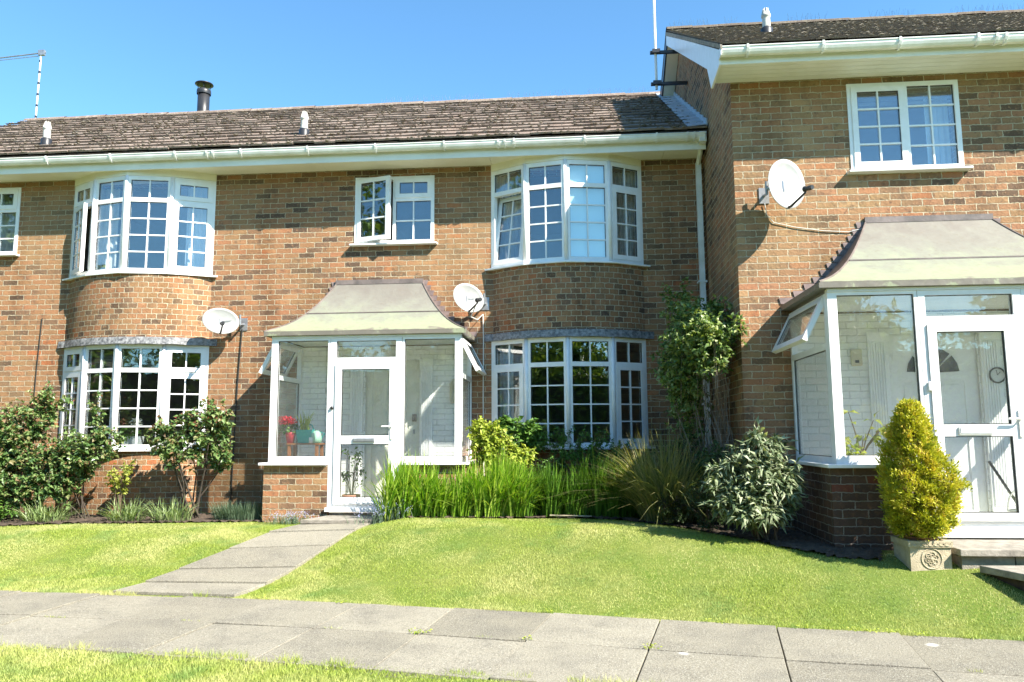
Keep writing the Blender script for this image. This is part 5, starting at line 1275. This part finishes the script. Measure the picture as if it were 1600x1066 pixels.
def planter():
    e = empty('stone_planter', (2.86, 6.78, -1.14), 'square buff stone planter with a round flower emblem on its front', 'planter')
    mb = MB(); x0, x1, y0, y1 = 2.70, 3.02, 6.62, 6.95
    zt, zb = -.878, -1.16
    # tapered hollow body
    for (a, b, c, d_) in (((x0, y0), (x1, y0), (x1-.03, y0+.03), (x0+.03, y0+.03)), ((x1, y0), (x1, y1), (x1-.03, y1-.03), (x1-.03, y0+.03)), ((x1, y1), (x0, y1), (x0+.03, y1-.03), (x1-.03, y1-.03)), ((x0, y1), (x0, y0), (x0+.03, y0+.03), (x0+.03, y1-.03))):
        mb.hexa([(*a, zb), (*b, zb), (*c, zb), (*d_, zb), (*a, zt), (*b, zt), (*c, zt), (*d_, zt)])
    b = mb.build('planter_body', M['stone'], e)
    mb = MB()
    for (a, b2, c, d_) in (((x0-.014, y0-.014), (x1+.014, y0-.014), (x1-.032, y0+.032), (x0+.032, y0+.032)), ((x1+.014, y0-.014), (x1+.014, y1+.014), (x1-.032, y1-.032), (x1-.032, y0+.032)), ((x1+.014, y1+.014), (x0-.014, y1+.014), (x0+.032, y1-.032), (x1-.032, y1-.032)), ((x0-.014, y1+.014), (x0-.014, y0-.014), (x0+.032, y0+.032), (x0+.032, y1-.032))):
        mb.hexa([(*a, zt-.045), (*b2, zt-.045), (*c, zt-.045), (*d_, zt-.045), (*a, zt+.003), (*b2, zt+.003), (*c, zt+.003), (*d_, zt+.003)])
    for k in range(7):
        xx = x0+.03+.26*k/6; pts = [(xx+.028*math.cos(math.pi*(1+q/6)), y0-.016, zt-.012+.02*math.sin(math.pi*(1+q/6))) for q in range(7)]; mb.tube(pts, .004, 5)
    mb.build('rim', M['stone'], e)
    cx, cz = 2.865, -1.015; mb = MB(); N = 28
    mb.tube([(cx+.080*math.cos(2*math.pi*k/N), y0-.002, cz+.080*math.sin(2*math.pi*k/N)) for k in range(N+1)], .0045, 5, cap=False)
    for k in range(6):
        t = 2*math.pi*k/6+.3; q = 2*math.pi/6*.42
        for rr in (.057, .036):
            pts = [(cx+.014*math.cos(t), y0-.003, cz+.014*math.sin(t))]
            for s in range(9):
                u = s/8*2*math.pi; pts.append((cx+math.cos(t)*rr*.62+math.cos(u+t+math.pi)*rr*.34, y0-.003, cz+math.sin(t)*rr*.62+math.sin(u+t+math.pi)*rr*.34))
            mb.tube(pts, .0036, 4)
    mb.lathe([(.016, 0), (.012, .008), (0, .01)], (cx, y0, cz), 12, (0, -1, 0))
    mb.build('flower_emblem', M['stone'], e)
    mb = MB(); mb.box(x0+.031, x1-.031, y0+.031, y1-.031, zb+.02, zt-.05); mb.build('soil', M['soil'], e)
    mb = MB(); mb.lathe([(.105, -.90), (.122, -.865), (.128, -.855), (.118, -.855), (.105, -.88)], (2.86, 6.785, 0), 24)
    o = mb.build('plant_pot', M['terracotta'], None, smooth=True); tag(o, 'terracotta rim of the inner pot showing above the stone planter', 'plant pot')
planter()
def loose_lavender(x, y, n, label, h=.16):
    e = empty('lavender_sprigs', (x, y, G(x, y)), label, 'plant', 'grey sprigs with tiny blue flowers by the step')
    a = RNG.uniform(0, 6.28, n); B = np.stack([x+.16*RNG.normal(0, 1, n), y+.06*RNG.normal(0, 1, n), np.zeros(n)], 1); B[:, 2] = H(B[:, 0], B[:, 1])
    ln = np.stack([np.cos(a)*.5, np.sin(a)*.4], 1); hh = h*RNG.uniform(.5, 1.2, n)
    blades('leaf_blades', B, hh, .007, ln, LM['lav'], e, 3, .4)
    tip = B + np.stack([ln[:, 0]*hh, ln[:, 1]*hh, hh*.92], 1); k = RNG.random(n) < .45; m = 5
    P = np.repeat(tip[k], m, 0)+RNG.normal(0, .012, (k.sum()*m, 3)); leaves('flowers', P, RNG.normal(0, 1, P.shape), .012, LM['petal_blue'], e, .8)
loose_lavender(-2.28, 8.98, 160, 'grey sprigs with tiny blue flowers right of the left porch step', .2)
loose_lavender(-3.55, 9.30, 150, 'grey dried sprigs against the brick base left of the porch step', .13)

# ------------------------------------------------------------------ things seen through the glass
def flowers(e, name, c, r, n, size, mat, sq=.7):
    d = unit(RNG.normal(0, 1, (n, 3))); P = np.array(c)+d*r*np.array([1, 1, sq])*RNG.uniform(.5, 1, (n, 1))
    leaves(name, P, d, size, mat, e, .8, .1, .2, .5)
e = empty('side_table', (-3.62, 9.92, -.95), 'small dark wooden table behind the left pane of the smaller porch', 'table')
mb = MB(); mb.box(-3.80, -3.36, 9.80, 10.06, -.105, -.085); mb.build('table_top', M['wood'], e)
for (x, y) in ((-3.77, 9.83), (-3.40, 9.83), (-3.77, 10.03), (-3.40, 10.03)):
    mb = MB(); mb.hexa([(x-.018, y-.018, -.95), (x+.018, y-.018, -.95), (x+.018, y+.018, -.95), (x-.018, y+.018, -.95), (x-.018, y-.018, -.106), (x+.018, y-.018, -.106), (x+.018, y+.018, -.106), (x-.018, y+.018, -.106)]); mb.build('leg', M['wood'], e)
e = empty('geranium', (-3.80, 9.74, -.10), 'red flowering geranium in a red pot behind the left porch pane', 'potted plant')
mb = MB(); mb.lathe([(0, -.10), (.045, -.10), (.068, .02), (.072, .045), (.064, .045), (.058, .01), (0, .01)], (-3.77, 9.86, .015), 18); mb.build('pot', M['red'], e, smooth=True)
mb = MB()
for k in range(9): mb.tube([(-3.77, 9.86, .02), (-3.79+random.uniform(-.1, .08), 9.84+random.uniform(-.05, .05), .19)], .003, 4, cap=False)
mb.build('stems', M['stem'], e); flowers(e, 'foliage', (-3.78, 9.86, .11), .10, 110, .045, LM['hyd']); 
for dx, dz in ((-.10, .20), (-.05, .24), (.02, .23), (.07, .20), (-.02, .19)): flowers(e, 'flowers', (-3.79+dx, 9.82, dz), .04, 70, .026, LM['petal_red'])
e = empty('teal_basket', (-3.58, 9.90, -.085), 'teal basket of green plants on the small table in the porch', 'basket')
mb = MB(); mb.hexa([(-3.66, 9.84, -.084), (-3.50, 9.84, -.084), (-3.50, 9.98, -.084), (-3.66, 9.98, -.084), (-3.69, 9.82, .09), (-3.47, 9.82, .09), (-3.47, 10.0, .09), (-3.69, 10.0, .09)]); mb.build('basket_body', M['teal'], e)
mb = MB(); mb.tube([(-3.69, 9.91, .08), (-3.66, 9.91, .15), (-3.58, 9.91, .18), (-3.50, 9.91, .15), (-3.47, 9.91, .08)], .008, 6); mb.build('handle', M['teal'], e)
B = np.array([-3.60, 9.9, .05])+RNG.normal(0, .03, (60, 3))*np.array([1, 1, .2]); blades('leaf_blades', B, RNG.uniform(.14, .36, 60), .016, RNG.normal(0, .28, (60, 2)), LM['lime'], e, 4, .5)
e = empty('watering_can', (-3.45, 9.88, -.085), 'pale green rounded watering can beside the teal basket', 'watering can')
mb = MB(); mb.lathe([(0, 0), (.065, 0), (.075, .06), (.06, .13), (.03, .16), (.0, .165)], (-3.42, 9.86, -.084), 16); mb.build('can_body', simple('pale_green', (.35, .60, .45), None, .5), e, smooth=True)
mb = MB(); mb.tube([(-3.36, 9.86, -.04), (-3.31, 9.86, .04), (-3.36, 9.86, .06)], .007, 6); mb.build('handle', M['teal'], e)
e = empty('mug', (-3.46, 9.80, -.085), 'white mug on the front edge of the porch table', 'mug')
mb = MB(); mb.lathe([(0, 0), (.03, 0), (.033, .075), (.029, .075), (.026, .008), (0, .008)], (-3.47, 9.815, -.084), 16); mb.build('cup', M['ceramic'], e, smooth=True)
mb = MB(); mb.tube([(-3.438, 9.815, -.025), (-3.415, 9.815, -.035), (-3.415, 9.815, -.06), (-3.438, 9.815, -.068)], .005, 6); mb.build('handle', M['ceramic'], e)
e = empty('porch_plant', (-3.30, 10.1, -.95), 'tall green plant with drooping leaves low behind the left porch door', 'potted plant')
mb = MB(); mb.lathe([(0, -.95), (.09, -.95), (.12, -.75), (.105, -.75), (.08, -.93)], (-2.93, 9.85, 0), 16); mb.build('pot', M['terracotta'], e, smooth=True)
mb = MB(); P, D = [], []
for k in range(12):
    a = random.uniform(0, 6.28); r = random.uniform(.04, .16); h = random.uniform(.15, .62); tip = np.array([-2.93+r*math.cos(a), 9.82+r*.6*math.sin(a), -.8+h]); mb.tube([(-2.93, 9.85, -.8), tuple((tip+np.array([-2.93, 9.85, -.7]))/2), tuple(tip)], .004, 4, cap=False)
    for q in range(9): P.append(tip+RNG.normal(0, .03, 3)); D.append(RNG.normal(0, 1, 3)+np.array([0, 0, -.4]))
mb.build('stems', M['stem'], e); leaves('foliage', np.array(P), np.array(D), .07, LM['hyd'], e, .5)
# right porch
e = empty('houseplant', (2.62, 7.30, -.3), 'leggy houseplant with a few pale green leaves in the front corner of the larger porch', 'potted plant')
mb = MB(); mb.lathe([(0, -.30), (.05, -.30), (.065, -.22), (.058, -.22), (.045, -.29)], (2.60, 7.28, 0), 16); mb.build('pot', M['ceramic'], e, smooth=True)
mb = MB(); P, D = [], []
for (dx, dz) in ((-.10, .42), (.12, .34), (.17, .26), (-.15, .18), (.02, .20), (.14, .20), (.22, .30)):
    pts = [(2.60, 7.28, -.22), (2.60+dx*.35, 7.28, -.22+dz*.45), (2.60+dx*.7, 7.27, -.22+dz*.75), (2.60+dx, 7.27, -.22+dz)]; mb.tube(pts, [.007, .006, .005, .003], 6, cap=False)
    for q in range(3): P.append(np.array(pts[-1])+RNG.normal(0, .008, 3)); D.append(np.array([dx*3+RNG.normal(0, .8), -.4, RNG.normal(0, .5)]))
    P.append(np.array(pts[2])); D.append(np.array([dx*4, -.5, .2]))
mb.build('stems', M['stem'], e); leaves('foliage', np.array(P), np.array(D), .095, LM['yellow'], e, .5, .2, .3, .2)
flowers(e, 'foliage', (2.52, 7.28, -.18), .08, 60, .06, LM['lime'])
e = empty('wall_clock', (4.40, D2-.1, .57), 'round dark-rimmed clock on the white wall beside the right front door', 'clock')
cc = (4.42, D2-.055, .60)
mb = MB(); mb.lathe([(.085, 0), (.085, .02), (.074, .026), (.070, .012)], cc, 28, (0, -1, 0)); mb.build('rim', M['black'], e, smooth=True)
mb = MB(); mb.lathe([(0, .01), (.074, .01)], cc, 28, (0, -1, 0)); mb.build('face', M['ceramic'], e)
mb = MB(); mb.tube([(cc[0], cc[1]-.014, cc[2]), (cc[0]+.03, cc[1]-.014, cc[2]+.035)], .003, 4); mb.tube([(cc[0], cc[1]-.014, cc[2]), (cc[0]-.01, cc[1]-.014, cc[2]+.055)], .0025, 4); mb.build('hands', M['black'], e)
o = MB(); o.tube([(4.05, 7.95, -.28), (4.28, 7.98, -.66), (4.40, 8.0, -.9)], .014, 8); o = o.build('walking_stick', M['black'], None); tag(o, 'black stick leaning behind the lower pane of the right porch door', 'stick')
e = empty('wicker_basket', (4.28, 7.85, -.91), 'white wicker basket with a hooped handle on the right porch floor', 'basket')
mb = MB()
for k in range(9): mb.tube([(4.26+(.10+.006*k)*math.cos(t*math.pi/8), 7.8+(.08+.005*k)*math.sin(t*math.pi/8), -.90+.02*k) for t in range(17)], .0085, 5, cap=False)
mb.build('basket_body', M['ceramic'], e)
mb = MB(); mb.tube([(4.26-.15*math.cos(t*math.pi/10), 7.8, -.74+.22*math.sin(t*math.pi/10)) for t in range(11)], .009, 6); mb.build('handle', M['ceramic'], e)
# flowers on the sill of the left bay
e = empty('window_flowers', (-6.22, 10.28, -.1), 'white and pink flowers in a white trough inside the left ground floor bay', 'potted plant')
mb = MB(); mb.hexa([(-6.33, 10.22, -.10), (-6.08, 10.22, -.10), (-6.08, 10.32, -.10), (-6.33, 10.32, -.10), (-6.35, 10.21, .02), (-6.06, 10.21, .02), (-6.06, 10.33, .02), (-6.35, 10.33, .02)]); mb.build('trough', M['ceramic'], e)
flowers(e, 'foliage', (-6.24, 10.27, .06), .12, 140, .05, LM['hyd'], .6); flowers(e, 'flowers', (-6.16, 10.25, .21), .075, 170, .03, LM['petal_white'], .8); flowers(e, 'flowers', (-6.33, 10.25, .22), .05, 70, .028, LM['rose_red'], .8)
mb = MB(); mb.tube([(-6.2, 10.27, .02), (-6.16, 10.25, .2)], .004, 5); mb.tube([(-6.3, 10.27, .02), (-6.33, 10.25, .2)], .004, 5); mb.build('stems', M['stem'], e)
mb = MB(); mb.tube([(-.32, 8.93, -.915), (.06, 8.97, -.925), (.16, 8.98, -.93)], .008, 6); o = mb.build('garden_cane', M['stone'], None); tag(o, 'short garden cane lying along the lawn edge below the sword-leaved plants', 'cane')

# ------------------------------------------------------------------ trees standing behind the camera (they show in the window panes)
def tree(x, y, h, r, label, seed):
    g = G(x, y); cz = g+h*.62
    ells = [(x, y, cz, r, r*.9, h*.36), (x-r*.5, y, cz-h*.12, r*.6, r*.6, h*.22), (x+r*.5, y+.3, cz-h*.1, r*.6, r*.6, h*.22), (x, y, g+h*.85, r*.45, r*.45, h*.15)]
    shrub('tree', (x, y, g), label, 'tree', ells, LM['tree'], M['stem'], 8, 620, 15, .30, .6, .9, .16, .05, 'trees across the green behind the camera', up=.5)
tree(-18.5, -8, 10.5, 3.2, 'broad tree furthest left across the green', 1)
tree(-11.5, -9.5, 8.0, 2.8, 'rounded tree second from the left across the green', 2)
tree(-5.2, -10.5, 7.2, 2.6, 'rounded tree left of the middle across the green', 3)
tree(1.2, -9.8, 7.8, 2.6, 'rounded tree right of the middle across the green', 4)
tree(8.0, -11, 6.6, 2.6, 'lower tree second from the right across the green', 5)
tree(15.5, -11, 7.6, 3.0, 'broad tree furthest right across the green', 6)

def hedge():  # hedges out of view, added to darken pane reflections and cut ambient light
    e = empty('hedge', (-14, 8, -1.06), 'unseen tall hedge added at left to darken the pane reflections', 'hedge')
    mb = MB(); mb.box(-14.9, -14.3, 2, 13.5, -1.3, 3.4); mb.build('inner_growth', M['stem_dark'], e)
    n = 9000; P = np.stack([RNG.uniform(-14.4, -13.8, n), RNG.uniform(1.8, 13.8, n), -1.2+5.2*RNG.random(n)**.9], 1); leaves('foliage', P, RNG.normal(0, 1, (n, 3))+np.array([.6, 0, .3]), .2*RNG.uniform(.6, 1.3, n), LM['tree'], e, .6)
    e = empty('hedge', (0, -7.6, -1.38), 'unseen long hedge added behind the camera to darken panes and ambient light', 'hedge')
    mb = MB(); mb.box(-34, 30, -8.5, -7.9, -1.4, 2.3); mb.build('inner_growth', M['stem_dark'], e)
    n = 36000; P = np.stack([RNG.uniform(-34.5, 30.5, n), RNG.uniform(-8.0, -7.45, n), -1.4+4.2*RNG.random(n)**.9 + 0*RNG.random(n)], 1)
    P[:, 2] += .35*np.sin(P[:, 0]*.7)*(P[:, 2] > 2); leaves('foliage', P, RNG.normal(0, 1, (n, 3))+np.array([0, .6, .3]), .22*RNG.uniform(.6, 1.3, n), LM['tree'], e, .6)
hedge()

tree(-18, 8.2, 11.0, 3.2, 'tree beyond the left end of the terrace', 7)
tree(-19, -1.5, 14.5, 3.6, 'tallest tree, left of the camera', 8)

def weeds():
    P, D = [], []
    spots = [(x, float(yb(x))+RNG.normal(.012, .02)) for x in (1.93, 2.02, 2.14, 2.2, 2.31, 2.36, 1.05, .3, -.25, -1.95, -2.65, -2.74, -2.7, .95, 1.6)] + [(x, float(yb(x))-.814) for x in (.47, .43, -.35, -1.1, -1.16)]
    for x, y in spots:
        n = int(RNG.integers(10, 26)); a = RNG.uniform(0, 6.28, n); r = RNG.uniform(0, .035, n)
        P.append(np.stack([x+r*1.6*np.cos(a), y+r*np.sin(a), H(x+r*np.cos(a), y+r*np.sin(a))+RNG.uniform(.008, .03, n)], 1)); D.append(np.stack([np.cos(a), np.sin(a), .35+0*a], 1))
    P = np.concatenate(P); D = np.concatenate(D)
    o = leaves('weeds', P, D, .019*RNG.uniform(.6, 1.4, len(P)), LM['lime'], None, .6, .1, .2, .3); tag(o, 'small leafy weeds in the slab joints and along the lawn edge', 'weeds', None, 'stuff')
weeds()

# ------------------------------------------------------------------ lift everything so that the path lies at about z = 0
for o in list(sc.objects):
    if o.parent is None: o.location.z += ZUP
